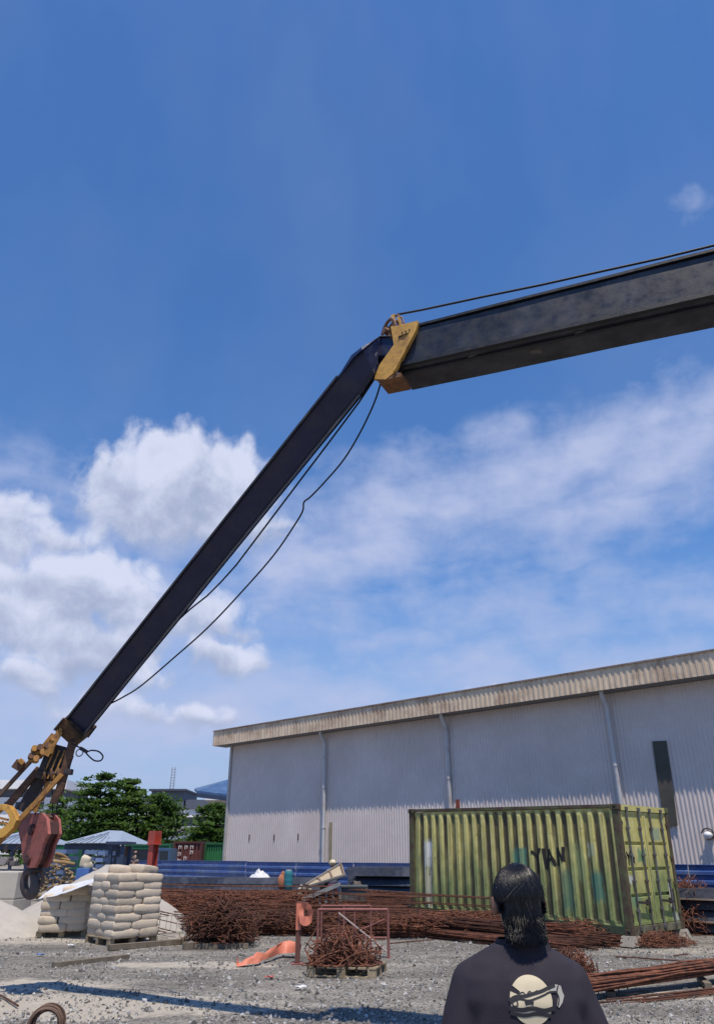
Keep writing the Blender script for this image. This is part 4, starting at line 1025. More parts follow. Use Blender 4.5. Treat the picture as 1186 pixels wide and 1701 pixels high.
# white sheet slung from the taller stack down over the shorter one
Pa, Pb = atY(63, 1494, tc[1] + .75), atY(162, 1463, tc[1] + .1)
Pc, Pd = atY(196, 1447, tc[1] + 1.05), atY(92, 1472, tc[1] + 1.6)
def shfn(u, v):
    p = Pa.lerp(Pb, u).lerp(Pd.lerp(Pc, u), v)
    return p + Vector((0, 0, -.05 * math.sin(math.pi * u) + .02 * noise.noise(Vector((u * 5, v * 4, 0))) + .012 * noise.noise(Vector((u * 14, v * 9, 1)))))
q = MB(); q.sheet(shfn, 24, 12, (0, 0, -.008)); tag(q.build('plastic_sheet', WHITE_SHEET(), smooth=60), 'stiff white sheet slung from the taller bag stack over the shorter one', 'sheet')

# ------------------------------------------------------------------ reinforcing steel
RB = RUST(); RBD = RUST_DARK()
def rebar_bundle(p, q_, n, br, label, seed, r=.0085, m=None, splay=.35, group='rebar bundles lying in the yard', flat=1.0, segs=5, ties=True, name='rebar_bundle', ends=.35):
    rs = random.Random(seed); p, q_ = Vector(p), Vector(q_); d = (q_ - p); L = d.length; d.normalize(); x = d.cross(Vector((0, 0, 1))).normalized(); z = x.cross(d)
    o = (p + q_) / 2; o.z = 0; mb = MB()
    for i in range(n):
        a = rs.random() * 2 * math.pi; rr = br * math.sqrt(rs.random()); ox, oz = rr * math.cos(a), rr * math.sin(a) * flat
        e0, e1 = rs.uniform(-ends, ends), rs.uniform(-ends, ends); pts = []
        for k in range(segs + 1):
            t = k / segs; s = e0 + (L - e0 + e1) * t; spread = 1 + splay * (2 * t - 1) ** 2
            jx = rs.gauss(0, br * .16); jz = rs.gauss(0, br * .10)
            c = p + d * s + x * (ox * spread + jx) + z * (oz * spread + jz)
            c.z = max(c.z, r + .004); pts.append(c - o)
        mb.tube(pts, r, 5)
    if ties:
        for t in (.12, .38, .63, .88): mb.torus(p + d * L * t - o, br * 1.02, .006, d, 12, 4)
    ob = mb.build(name, m or RB, smooth=60); ob.location = o
    return tag(ob, label, 'rebar', group)
sd = 100
# far rows, lying left to right in front of the dark steel stack
rows = [(24.9, .52, -6.3, 1.2), (24.4, .62, -6.1, 1.4), (23.9, .58, -6.2, 1.0), (23.4, .50, -6.0, 1.2), (22.9, .42, -5.9, 1.3), (22.4, .34, -5.6, 1.5), (23.6, .20, -5.8, 1.2), (22.3, .13, -5.5, 1.2), (24.6, .22, -6.2, 1.0)]
nm_ = ['backmost', 'high back', 'upper middle', 'middle', 'lower middle', 'front', 'buried middle', 'buried front', 'buried back']
for i, (y, z, x0, x1) in enumerate(rows):
    rebar_bundle((x0 + rnd.uniform(-.3, .3), y + .25, z), (x1, y - rnd.uniform(.1, .6), z - .02), 42, .13, f'long rusty rebar bundle, {nm_[i]} one of the far row left of the container', sd + i, m=RB if i % 3 else RBD, flat=.8)
rows = [(20.7, .30, -4.4, 2.2), (20.3, .34, -4.2, 2.4), (19.9, .26, -3.6, 2.6), (20.4, .12, -4.2, 2.3), (19.7, .11, -3.2, 2.9), (19.3, .13, -2.4, 3.4)]
nm_ = ['back', 'topmost', 'middle', 'buried back', 'lower', 'front']
for i, (y, z, x0, x1) in enumerate(rows):
    rebar_bundle((x0, y + .3, z), (x1, y - .7, z - .02), 42, .125, f'long rusty rebar bundle, {nm_[i]} one of the near row behind the steel frame', sd + 20 + i, m=RBD if i % 3 == 0 else RB, flat=.8)
# rows running along the foot of the container
cdir = (-cl_).copy(); cdir.z = 0; cdir.normalize(); cside = Vector((-cw_.x, -cw_.y, 0)).normalized(); FC = CA + cl_ * CL; FC.z = 0
def cp_(s, off, z): return FC + cdir * s + cside * off + Vector((0, 0, z))
lst = [(-1.0, 6.0, .45, .16), (-1.2, 5.6, .75, .30), (-.8, 5.9, 1.0, .15), (-1.5, 5.4, 1.15, .34), (-1.0, 5.8, 1.4, .17), (-.6, 5.7, 1.75, .13), (-1.3, 4.6, 1.45, .36)]
nm_ = ['innermost', 'raised inner', 'low inner', 'raised middle', 'low middle', 'outermost', 'raised outer']
for i, (s0, s1, of, z) in enumerate(lst):
    rebar_bundle(cp_(s0, of, z), cp_(s1, of + rnd.uniform(-.1, .25), z - .03), 40, .125, f'long rusty rebar bundle, {nm_[i]} one along the foot of the green container', sd + 40 + i, m=RB if i % 2 else RBD, flat=.8)
def cage(p, q_, w, h, label, seed, group='rebar cages'):
    p, q_ = Vector(p), Vector(q_); d = q_ - p; L = d.length; d.normalize(); x = d.cross(Vector((0, 0, 1))).normalized(); z = x.cross(d); o = (p + q_) / 2
    t = thing('rebar_cage', label, 'rebar cage', o, group=group); mb = MB()
    for sx, sz in ((-1, 0), (1, 0), (-1, 1), (1, 1), (0, 0), (0, 1), (-1, .5), (1, .5)):
        mb.tube([p + x * sx * w / 2 + z * (sz * h) - o, p + d * L * .5 + x * sx * w / 2 + z * (sz * h - .03) - o, q_ + x * sx * w / 2 + z * (sz * h) - o], .011, 5)
    mb.build('long_bars', RBD, t); mb = MB(); n = int(L / .2); rs = random.Random(seed)
    for k in range(n + 1):
        c = p + d * (L * k / n) + d * rs.uniform(-.03, .03) - o - z * .01
        lp = [c - x * w / 2, c + x * w / 2, c + x * w / 2 + z * (h + .01), c - x * w / 2 + z * (h + .01), c - x * w / 2]
        mb.tube(lp, .006, 4)
    mb.build('stirrups', RBD, t); return t
cage(cp_(-1.6, .55, .50), cp_(3.8, .42, .44), .4, .36, 'long rusty rebar cage leaning along the container side', 1)
cage(cp_(-3.2, 1.4, .50), cp_(1.6, 1.15, .50), .4, .30, 'rusty rebar cage lying on the bundles left of the container corner', 2)
cage((-6.3, 20.6, .35), (-4.4, 19.0, .1), .5, .35, 'short rebar cage leaning behind the taller bag stack', 3)
def tangle(name, label, c, rx, ry, h, n, seed, r=.008, m=None, lay=.35, Lr=(.5, 1.1), curve=.5, group='tangled rebar piles', shape=.6):
    rs = random.Random(seed); c = Vector(c); mb = MB()
    for i in range(n):
        a = rs.random() * 6.283; rr = math.sqrt(rs.random()); x, y = rr * math.cos(a) * rx, rr * math.sin(a) * ry
        z = h * (1 - rr ** 2 * shape) * rs.random() ** .75
        L = rs.uniform(*Lr); yaw = rs.random() * 6.283; pit = rs.gauss(0, lay); d = Vector((math.cos(yaw) * math.cos(pit), math.sin(yaw) * math.cos(pit), math.sin(pit)))
        s = Vector((rs.gauss(0, 1), rs.gauss(0, 1), rs.gauss(0, 1))).cross(d).normalized(); b_ = rs.gauss(0, curve) * L * .35; hook = rs.random() < .45
        pts = []
        for k in range(6):
            t = k / 5 - .5; p = Vector((x, y, z)) + d * L * t + s * b_ * (1 - 4 * t * t)
            if hook and k == 5: p = pts[-1] + (s * .12 + d * .03)
            lim = 1.12 + .3 * ((i * 7919) % 97) / 97; kx = max(-lim, min(lim, p.x / rx)) * rx; ky = max(-lim, min(lim, p.y / ry)) * ry
            pts.append(Vector((kx, ky, max(r + .003, min(h * 1.12, p.z)))))
        mb.tube(pts, r * rs.uniform(.8, 1.25), 5)
    o = mb.build(name, m or RB, smooth=60); o.location = c; return tag(o, label, 'rebar', group)
p = atZ(358, 1578, 0)
tangle('rebar_scrap_pile', 'shaggy dark brown rebar scrap pile right of the bag stacks', (p.x, p.y + .55, .10), .62, .55, .74, 620, 31, .009, RBD, .28, (.4, 1.0), .4, shape=.5)
for k, (dx, dy) in enumerate(((0, -.02), (0, .95))):
    q = MB(); q.box((0, 0, .05), (1.3, .1, .10), bev=.006); o = q.build('timber_bearer', TIMBER()); o.location = (p.x + dx, p.y + dy + .1, 0); o.rotation_euler = (0, 0, .05)
    tag(o, ['square timber bearer under the front of the rebar scrap pile', 'square timber bearer under the back of the rebar scrap pile'][k], 'timber', 'bearers under the scrap pile')
cage((-5.9, 23.4, .74), (-.6, 22.9, .70), .5, .22, 'rusty rebar cage lying on top of the far bundle row', 4)
cage((-3.6, 20.6, .44), (1.2, 19.7, .40), .45, .2, 'rusty rebar cage lying on top of the near bundle row', 5)
tangle('rebar_scrap_pile', 'long low heap of bent bars on the far rebar row behind the scrap pile', (-3.4, 22.4, .42), 2.6, .6, .38, 420, 36, .009, RB, .12, (.6, 1.6), .35, shape=.5)
tangle('rebar_scrap_pile', 'long low heap of bent bars along the near rebar row left of the steel frame', (-1.6, 19.6, .15), 2.0, .45, .34, 380, 37, .009, RBD, .12, (.5, 1.5), .35, shape=.5)
tangle('rebar_scrap_pile', 'loose bent bars strewn over the bundles at the foot of the container', cp_(2.6, 1.1, .25), 2.2, .55, .26, 300, 38, .008, RB, .12, (.5, 1.4), .35, shape=.5)
# scrap along and under the container, and the leaning pile at its right
tangle('rebar_scrap_pile', 'rusty rebar scrap under the green container beside its near corner', cp_(5.2, .25, 0), .55, .45, .42, 210, 32, .008, RB, .3, (.3, .7), .5)
p = atZ(1105, 1576, 0); tangle('rebar_scrap_pile', 'low rusty scrap pile under the container doors', (p.x, p.y + .5, 0), .75, .4, .22, 240, 33, .007, RB, .15, (.3, .7), .5)
p = atZ(1168, 1555, 0); tangle('rebar_scrap_pile', 'tall rusty rebar heap beyond the door end of the green container', (p.x + .1, p.y + 1.0, 0), .75, .9, 1.15, 700, 34, .008, RB, .7, (.5, 1.1), .6, shape=.75)
p = atZ(968, 1632, 0); tangle('rebar_scrap_pile', 'small rusty heap of bent ties beside the person and the loose bars', (p.x, p.y + .6, 0), .35, .42, .34, 330, 35, .006, RB, .5, (.12, .3), .8)
# loose bars in the right foreground
pA = atZ(958, 1668, 0); pB = atZ(1186, 1637, 0); dB = (pB - pA).normalized(); pB2 = pB + dB * 3.5
rebar_bundle(pA + Vector((0, .12, .175)), pB2 + Vector((0, .2, .24)), 70, .15, 'thick bundle of long rusty bars in the right foreground', 61, .0125, RB, .18, 'foreground bars', .62, 6, False, ends=.5)
rebar_bundle(pA + Vector((.7, .02, .05)), pB2 + Vector((.4, -.75, .05)), 9, .07, 'thin dark bundle of bars on the ground under the foreground bundle', 62, .011, RBD, .9, 'foreground bars', .5, 6, False, ends=.5)
for k, (px, py) in enumerate(((1020, 1655), (1178, 1640))):
    g_ = atZ(px, py, 0); q = MB(); q.box((0, 0, .035), (.1, .7, .07), bev=.005); o = q.build('timber_bearer', TIMBER()); o.location = (g_.x, g_.y + .15, 0); o.rotation_euler = (0, 0, -.25)
    tag(o, ['timber bearer under the left end of the foreground bar bundle', 'timber bearer under the foreground bar bundle at the right edge'][k], 'timber', 'bearers under the foreground bars')
for k, (x0, y0, x1, y1) in enumerate(((1022, 1590, 1105, 1596), (1060, 1592, 1186, 1603), (1118, 1589, 1142, 1586), (560, 1558, 640, 1562), (648, 1568, 720, 1562))):
    a, b_ = atZ(x0, y0, .012), atZ(x1, y1, .012); q = MB(); q.tube([a, a.lerp(b_, .5) + Vector((.02, .03, .004)), b_], .012, 6)
    tag(q.build('loose_bar', RBD, smooth=60), ['single dark bar on the gravel left of the near concrete block', 'single long bar on the gravel in front of the container doors', 'short stray bar beside the rear concrete block', 'stray bar on the ground behind the steel frame', 'stray bar on the ground right of the steel frame'][k], 'bar', 'single bars lying on the ground')

# ------------------------------------------------------------------ dark steel sections, stacks
dsm = mat('dark_blue_steel', (.026, .031, .048), .42, metal=.2, var=.35, scale=1.2, second=(.10, .105, .125), second_amt=.27, second_scale=.8, bump=.1)
def ubeam(a, b_, w, h, label, group, name='steel_section', m=None):
    a, b_ = Vector(a), Vector(b_); o = (a + b_) / 2; d = (b_ - a).normalized(); x = d.cross(Vector((0, 0, 1))).normalized(); mb = MB(); prof_ = [(-w / 2, 0), (-w / 2 + .03, 0), (-w * .28, h * .75), (w * .28, h * .75), (w / 2 - .03, 0), (w / 2, 0), (w * .32, h), (-w * .32, h)]
    rings = [[e + x * p[0] + Vector((0, 0, p[1])) - o for p in prof_] for e in (a, b_)]
    mb.loft(rings); ob = mb.build(name, m or dsm); ob.location = o; return tag(ob, label, 'steel', group)
k = 0
for lay, (z, ns) in enumerate(((.0, 3), (.24, 3), (.48, 3), (.72, 2))):
    for i in range(ns):
        y = 30.2 + i * .62 + .2 * (lay % 2); x0 = -8.6 + rnd.uniform(-.4, .4)
        ubeam((x0, y + .8, z + .02), (-.9 + rnd.uniform(-.5, .5), y - .8, z + .02), .58, .22, f'long dark blue steel section, {["bottom", "second", "third", "top"][lay]} layer {["front", "middle", "back"][i]} of the far stack', 'dark steel sections before the fence'); k += 1
for lay in range(5):
    for i in range(2):
        z = .05 + lay * .27
        a = Vector((-.1 + rnd.uniform(-.15, .15), 25.6 + i * .7, z)); b_ = Vector((3.1 + rnd.uniform(-.2, .2), 24.4 + i * .7, z))
        ubeam(a, b_, .66, .25, f'dark glossy steel section, {["bottom", "second", "third", "fourth", "top"][lay]} layer {["front", "back"][i]} of the stack beside the container', 'dark steel sections beside the container')
for lay in range(4):
    z = .05 + lay * .24
    for i in range(2):
        a = wp(BAY * 2.9, HO + 1.2 + i * .6, z) + Vector((rnd.uniform(-.1, .1), 0, 0)); b_ = wp(BAY * 4.6, HO + 1.2 + i * .6, z)
        ubeam(a, b_, .56, .21, f'dark steel section, {["bottom", "second", "third", "top"][lay]} layer {["back", "front"][i]} of the stack at the right edge', 'dark steel sections at the right edge')
    if lay < 3:
        q = MB(); 
    a = wp(BAY * 3.1, HO + 1.5, z + .205); 
for k, z in enumerate((.255, .735)):
    a = wp(BAY * 2.95, HO + 2.1, z + .02); b_ = wp(BAY * 4.4, HO + 2.1, z + .02); o = (a + b_) / 2; q = MB(); q.beam(a - o, b_ - o, .09, .035); ob = q.build('tan_batten', mat('tan_batten', (.30, .23, .17), .85)); ob.location = o
    tag(ob, ['lower tan batten on the dark stack at the right edge', 'upper tan batten on the dark stack at the right edge'][k], 'timber')
# white crumpled plastic on the dark sections
p = atY(428, 1452, 29.6)
heap('crumpled_plastic', 'crumpled white plastic lying on the dark steel sections', 'plastic', (p.x, 30.3, .93), .42, .3, .26, WHITE_SHEET(), 12, 20, .9)

# ------------------------------------------------------------------ timber boxes, steps, drum and worker in the middle
def wood_panel(corners, label, m, group=None, ribs=3, name='formwork_panel'):
    P0 = [Vector(c) for c in corners]; o = sum(P0, Vector()) / 4; n = (P0[1] - P0[0]).cross(P0[3] - P0[0]).normalized()
    if n.y > 0: n = -n
    t = thing(name, label, 'panel', o, group=group); q = MB(); q.prism([p - o for p in P0], -n * .03); q.build('board', m, t)
    for k in range(ribs):
        u = (k + .02) / (ribs - 1) * .96; a = P0[0].lerp(P0[1], u) - o + n * .03; b_ = P0[3].lerp(P0[2], u) - o + n * .03; q = MB(); q.beam(a, b_, .05, .05, up=n); q.build('batten', mat('batten_brown', (.16, .11, .075), .85), t)
    for e in ((0, 1), (3, 2)):
        q = MB(); q.beam(P0[e[0]] - o + n * .03, P0[e[1]] - o + n * .03, .05, .05, up=n); q.build('rail', mat('batten_grey', (.36, .32, .27), .85), t)
    return t
Y = 23.4; plyc = mat('pale_ply', (.46, .37, .25), .8, var=.15, second=(.33, .26, .18), second_amt=.3)
wood_panel([atY(514, 1474, Y), atY(574, 1455, Y), atY(568, 1436, Y + .3), atY(508, 1472, Y + .3)], 'tilted pale plywood formwork panel in front of the worker', plyc, ribs=4)
# grey steel steps / trestle below
Y = 22.6; a = atY(504, 1497, Y); b_ = atY(566, 1471, Y); o = Vector(((a.x + b_.x) / 2, Y, 0))
t = thing('steel_ramp', 'grey steel ramp frame on legs below the plywood panel', 'ramp', o)
gm = mat('weathered_grey_steel', (.27, .28, .27), .6, var=.25, second=(.14, .13, .12), second_amt=.3)
q = MB(); q.beam(a - o, b_ - o, .5, .045); q.build('deck', gm, t)
q = MB(); q.beam(a - o + Vector((0, -.27, .04)), b_ - o + Vector((0, -.27, .04)), .05, .1); q.build('edge_rail', gm, t)
for u in (.45, .62, .8, .98):
    p = a.lerp(b_, u) - o; q = MB(); q.box((p.x, -.2, p.z / 2 - .03), (.07, .05, p.z - .06)); q.build('leg', gm, t)
Y = 23.0; a = atY(566, 1474, Y); b_ = atY(608, 1498, Y)
t = tag(MB().box((0, 0, 0), (b_.x - a.x, .5, a.z - b_.z), bev=.02).box((0, 0, (a.z - b_.z) / 2 + .02), (b_.x - a.x + .1, .6, .04)).build('grey_chest', mat('grey_chest', (.10, .115, .115), .7, var=.2)), 'low dark grey chest right of the steel ramp', 'chest'); t.location = ((a.x + b_.x) / 2, Y, (a.z + b_.z) / 2)
Y = 23.4; p = atY(479, 1466, Y); h = .52
t = thing('plastic_drum', 'small teal plastic drum standing behind the far rebar row', 'drum', (p.x, Y, p.z - .22))
q = MB(); rr = [.10, .125, .13, .12, .13, .13, .12, .13, .125, .10]; q.tube([(0, 0, h * i / 9) for i in range(10)], rr, 18); q.build('body', mat('teal_plastic', (.03, .20, .24), .45, var=.1), t, 40)
q = MB(); q.disc((0, 0, h + .01), .09, .03, (0, 0, 1), 18); q.build('lid', mat('white_cap', (.6, .6, .6), .5), t, 40)
t = thing('orange_sack', 'orange brown sack leaning beside the teal drum', 'sack', (p.x - .2, Y + .05, p.z - .2))
q = MB(); q.blob((0, 0, .2), (.13, .1, .22)); q.blob((.03, 0, .42), (.06, .05, .08)); link('body', fuse(q, .02, mat('orange_sack', (.42, .17, .09), .85, var=.3)), t)
# timber offcuts beyond the ramp
rubble('timber_offcuts', 'pale timber offcuts scattered left of the plywood panel', 'timber', 490, 520, 1461, 23.8, mat('pale_offcuts', (.42, .38, .31), .85, var=.4), 41, (.06, .15), 40, .8)

# ------------------------------------------------------------------ steel scaffold frame
sfm = mat('faded_red_tube', (.27, .10, .085), .7, var=.25, scale=6, second=(.14, .06, .045), second_amt=.35, second_scale=6, bump=.1)
Y = 15.2; pl = atZ(527, 1594, 0); Y = pl.y; pr = Vector((atY(645, 1560, Y).x, Y, 0)); zt = atY(527, 1512, Y).z
t = thing('scaffold_frame', 'faded red steel tube frame standing behind the pallet of scrap', 'frame', pl)
def sf(x, z, y=0): return Vector((x, y, z))
w = pr.x - pl.x; bx = lambda px: atY(px, 1550, Y).x - pl.x
for x in (0, w):
    q = MB(); q.tube([sf(x, 0), sf(x, zt)], .026, 10); q.box((x, 0, .008), (.1, .1, .016)); q.build('upright', sfm, t, 40)
q = MB(); q.tube([sf(0, zt), sf(w, zt)], .026, 10); q.build('top_rail', sfm, t, 40)
for px in (563, 589):
    q = MB(); q.tube([sf(bx(px), .10), sf(bx(px), zt - .02)], .017, 8); q.build('inner_upright', sfm, t, 40)
q = MB(); q.tube([sf(bx(589), .34), sf(w, .34)], .017, 8); q.build('mid_rail', sfm, t, 40)
q = MB(); q.tube([sf(0, .30), sf(bx(563), .42)], .013, 8); q.build('side_brace', sfm, t, 40)
q = MB(); q.tube([sf(bx(562), zt - .05, -.05), sf(bx(642), .12, -.05)], .016, 8); q.build('diagonal_brace', mat('pale_tube', (.40, .33, .30), .6, var=.2), t, 40)
q = MB(); q.tube([sf(bx(598), .46, .03), sf(bx(640), zt - .16, .03)], .011, 8); q.build('thin_brace', sfm, t, 40)
# second frame standing a little behind
t2 = thing('scaffold_frame', 'second narrower tube frame close behind the faded red one', 'frame', pl + Vector((.05, .75, 0)))
for x in (-.02, .42, .95):
    q = MB(); q.tube([sf(x, 0), sf(x, zt + .02)], .02, 8); q.build('upright', sfm, t2, 40)
q = MB(); q.tube([sf(-.02, zt + .02), sf(.95, zt + .02)], .02, 8); q.build('top_rail', sfm, t2, 40)
q = MB(); q.tube([sf(-.02, .3), sf(.95, .3)], .014, 8); q.build('mid_rail', sfm, t2, 40)
# the post with the orange ring
p = atZ(494, 1603, 0); zt = atY(494, 1499, p.y).z
t = thing('steel_post', 'rusty square steel post with the orange strip hanging from it', 'post', (p.x, p.y, 0))
q = MB(); q.box((0, 0, zt / 2), (.085, .085, zt), bev=.004); q.build('shaft', mat('post_rust', (.17, .065, .05), .8, var=.3, second=(.09, .05, .04), second_amt=.4), t)
q = MB(); q.box((0, 0, .01), (.2, .2, .02)); q.build('base_plate', sfm, t)
q = MB(); q.box((.06, .0, zt - .02), (.2, .03, .03)); q.build('top_hook', sfm, t)
c = atY(508, 1517, p.y - .06); ring = MB()
def ringfn(u, v):
    a = u * 2 * math.pi; rr_ = .055 + .085 * v
    return Vector((math.cos(a) * rr_ * (.72 + .2 * v), -.02 * math.sin(a * 2) - .03 * v, math.sin(a) * rr_ * 1.12 + (.0 if math.sin(a) > -.5 else -.05 * v)))
ring.sheet(ringfn, 28, 4, (0, .012, 0)); o = ring.build('orange_loop', ORANGE(), smooth=60); o.location = c
tag(o, 'orange plastic strip looped in a ring on the steel post', 'strip')
q = MB(); z0 = zt - .02
q.sheet(lambda u, v: Vector((-.045 + .09 * u, -.048 - .006 * math.sin(u * 9), z0 - .42 * v)), 6, 10, (0, -.006, 0)); o = q.build('orange_strip', ORANGE(), smooth=60); o.location = (p.x, p.y, 0)
tag(o, 'orange plastic strip wrapped down the top of the steel post', 'strip')
# orange netting trailing over the gravel
path = catmull([atZ(497, 1594, 0), atZ(470, 1592, 0), atZ(440, 1602, 0), atZ(415, 1608, 0), atZ(393, 1609, 0)], 8)
hts = [.30, .26, .20, .15, .05]
def netfn(u, v):
    i = u * (len(path) - 1); k = min(int(i), len(path) - 2); p_ = path[k].lerp(path[k + 1], i - k); hh = hts[min(int(u * 4), 3)] * (1 - (u * 4) % 1) + hts[min(int(u * 4) + 1, 4)] * ((u * 4) % 1)
    wv = .5 + .5 * noise.noise(Vector((u * 7, v * 2, 3)))
    return Vector((p_.x + .05 * noise.noise(Vector((u * 9, v * 3, 1))), p_.y + .28 * (v - .4) + .06 * wv, .012 + hh * math.sin(math.pi * min(1, v * .8 + .1)) * (.55 + .65 * wv)))
q = MB(); q.sheet(netfn, 44, 12, (0, .004, .006)); tag(q.build('orange_netting', ORANGE(), smooth=60), 'crumpled orange plastic barrier netting trailing over the gravel from the post', 'netting')

# ------------------------------------------------------------------ pallet with rebar scrap
p = atZ(568, 1626, 0); pc = Vector((p.x + .08, p.y + .42, 0))
pallet((pc.x, pc.y, 0), R(-14), 'wooden pallet carrying tangled rebar in front of the red frame', 1.12, .82)
tangle('rebar_scrap_pile', 'tangled rusty rebar offcuts piled on the wooden pallet', (pc.x - .05, pc.y, .145), .50, .34, .46, 300, 51, .009, RB, .5, (.25, .75), .8, shape=1.0)

# ------------------------------------------------------------------ small things on the ground
def plank(x0, y0, x1, y1, w, h, label, name='timber_plank'):
    a, b_ = atZ(x0, y0, 0), atZ(x1, y1, 0); o = (a + b_) / 2; q = MB(); n = 8; d = (b_ - a); pts = [a.lerp(b_, i / n) - o for i in range(n + 1)]
    x = d.cross(Vector((0, 0, 1))).normalized(); rings = []
    for i, pt in enumerate(pts):
        jz = .006 * noise.noise(Vector((i * .7, x0, 0))); jw = w * (1 + .06 * noise.noise(Vector((i * .9, y0, 4))))
        rings.append([pt + x * (-jw / 2) + Vector((0, 0, .004 + jz)), pt + x * jw / 2 + Vector((0, 0, .004 + jz)), pt + x * jw / 2 + Vector((0, 0, h + jz)), pt - x * jw / 2 + Vector((0, 0, h + jz))])
    q.loft(rings); ob = q.build(name, TIMBER()); ob.location = o; return tag(ob, label, 'timber', 'loose timbers on the gravel')
plank(88, 1608, 212, 1594, .13, .075, 'weathered plank on the gravel left of the orange netting, nearest the camera')
plank(180, 1580, 306, 1569, .12, .10, 'weathered timber lying just in front of the taller bag stack')
plank(304, 1579, 328, 1577, .10, .12, 'short timber stub at the left foot of the rebar scrap pile')
def scrap(px, py, s, m, label, seed, cat):
    rs = random.Random(seed); g_ = atZ(px, py, 0); q = MB(); q.sheet(lambda u, v: Vector(((u - .5) * s, (v - .5) * s * .7, .012 + .05 * (.5 + .5 * noise.noise(Vector((u * 3 + seed, v * 3, 0)))))), 8, 6, (0, 0, .004)); o = q.build('plastic_scrap', m, smooth=60); o.location = g_; return tag(o, label, cat)
scrap(67, 1590, .14, mat('blue_plastic', (.07, .16, .42), .5), 'small blue plastic scrap on the gravel at left', 71, 'litter')
scrap(447, 1628, .13, mat('red_scrap', (.36, .07, .06), .6), 'small red plastic scrap on the gravel left of the pallet', 72, 'litter')
scrap(500, 1645, .16, WHITE_SHEET(), 'small white plastic scrap on the gravel in front of the pallet', 73, 'litter')
scrap(118, 1574, .12, WHITE_SHEET(), 'small white paper scrap at the foot of the taller bag stack', 74, 'litter')
# rusty coil at the lower left, a thin rod beside it
p = atZ(69, 1736, 0); t = thing('wire_coil', 'rusty coil of wire lying at the lower left corner', 'coil', (p.x, p.y + .05, 0), (0, 0, .2)); q = MB()
rs = random.Random(4)
for i in range(22): q.torus((rs.gauss(0, .012), (i - 11) * .012, .165 + rs.gauss(0, .006)), .15 + rs.gauss(0, .008), .008, (rs.gauss(0, .08), 1, rs.gauss(0, .08)), 28, 5)
q.build('coil', mat('coil_rust', (.16, .10, .07), .85, var=.3), t, 60)
q = MB(); q.torus((0, 0, .165), .135, .03, (0, 1, 0), 28, 8); q.build('core_ring', RBD, t, 60)
a, b_ = atZ(-12, 1648, .015), atZ(30, 1672, .015); q = MB(); q.tube([a, a.lerp(b_, .5) + Vector((0, .02, 0)), b_], .014, 6); tag(q.build('loose_bar', RBD, smooth=60), 'single rusty rod at the lower left corner beside the wire coil', 'bar', 'single bars lying on the ground')

# ------------------------------------------------------------------ broken crane boom
PHI = R(28)
bn = Vector((math.sin(PHI), math.cos(PHI), 0)); bd = Vector((math.cos(PHI), -math.sin(PHI), 0))   # away from the camera / along the boom
BP = atY(695, 540, 7.2)
def bpl(px, py, off=0.0): return at_plane(px, py, BP + bn * off, bn)
CR0 = Vector((BP.x, BP.y, 0)) + bn * .28
cr = thing('crane_boom', 'broken dark telescopic crane boom with its front section buckled and hanging down at left', 'crane', CR0)
def L_(p): return Vector(p) - CR0
eT0, eT1 = bpl(695, 542), bpl(1186, 405); eB0, eB1 = bpl(652, 607), bpl(1186, 500)
adir = ((eT1 - eT0).normalized() + (eB1 - eB0).normalized()).normalized()
aup = bn.cross(adir); aup = aup if aup.z > 0 else -aup
BWID = .56
O_ = eB0.copy(); Hs = (eT0 - O_).dot(aup)       # side face height
LEN = 9.0
def bp(s, u, n): return L_(O_ + adir * s + aup * u + bn * n)
def sweep_prof(prof, s0, s1, k, wob=0.0, seed=0):
    mb = MB(); rings = []
    for i in range(k + 1):
        s = s0 + (s1 - s0) * i / k
        rings.append([bp(s, u + wob * noise.noise(Vector((s * 1.3, u * 3, seed))), n + wob * noise.noise(Vector((s * 1.1, u * 3 + 5, seed)))) for n, u in prof])
    return mb.loft(rings)
pf = [(0, .0), (0, Hs - .03), (.02, Hs), (BWID - .02, Hs), (BWID, Hs - .03), (BWID, 0), (BWID - .05, -.06), (.05, -.06)]
sweep_prof(pf, .05, LEN, 40, .006).build('boom_section', scuff(STEEL_BLACK()), cr)
edge_m = mat('boom_edge_paint', (.010, .011, .015), .5, var=.3)
sweep_prof([(-.025, Hs - .005), (-.025, Hs + .03), (.03, Hs + .03), (.03, Hs - .005)], .30, LEN, 30, .004, 2).build('top_flange', edge_m, cr)
sweep_prof([(BWID - .03, Hs - .005), (BWID - .03, Hs + .045), (BWID + .025, Hs + .045), (BWID + .025, Hs - .005)], .42, LEN, 30, .004, 3).build('top_flange', edge_m, cr)
sweep_prof([(-.022, -.045), (-.022, .012), (.02, .012), (.02, -.045)], .1, LEN, 30, .003, 4).build('bottom_flange', edge_m, cr)
sweep_prof([(.09, -.085), (.09, -.06), (.13, -.06), (.13, -.085)], .1, LEN, 30, .003, 5).build('bottom_seam', edge_m, cr)
for s in (1.05, 1.75, 2.3):     # scuffs on the underside
    q = MB(); c = bp(s, -.062, .2 + .1 * math.sin(s * 5)); q.blob(c, (.09, .045, .004), n=12, m=5); q.build('scuff_plate', mat('bare_scuff', (.10, .09, .085), .6, var=.3), cr)
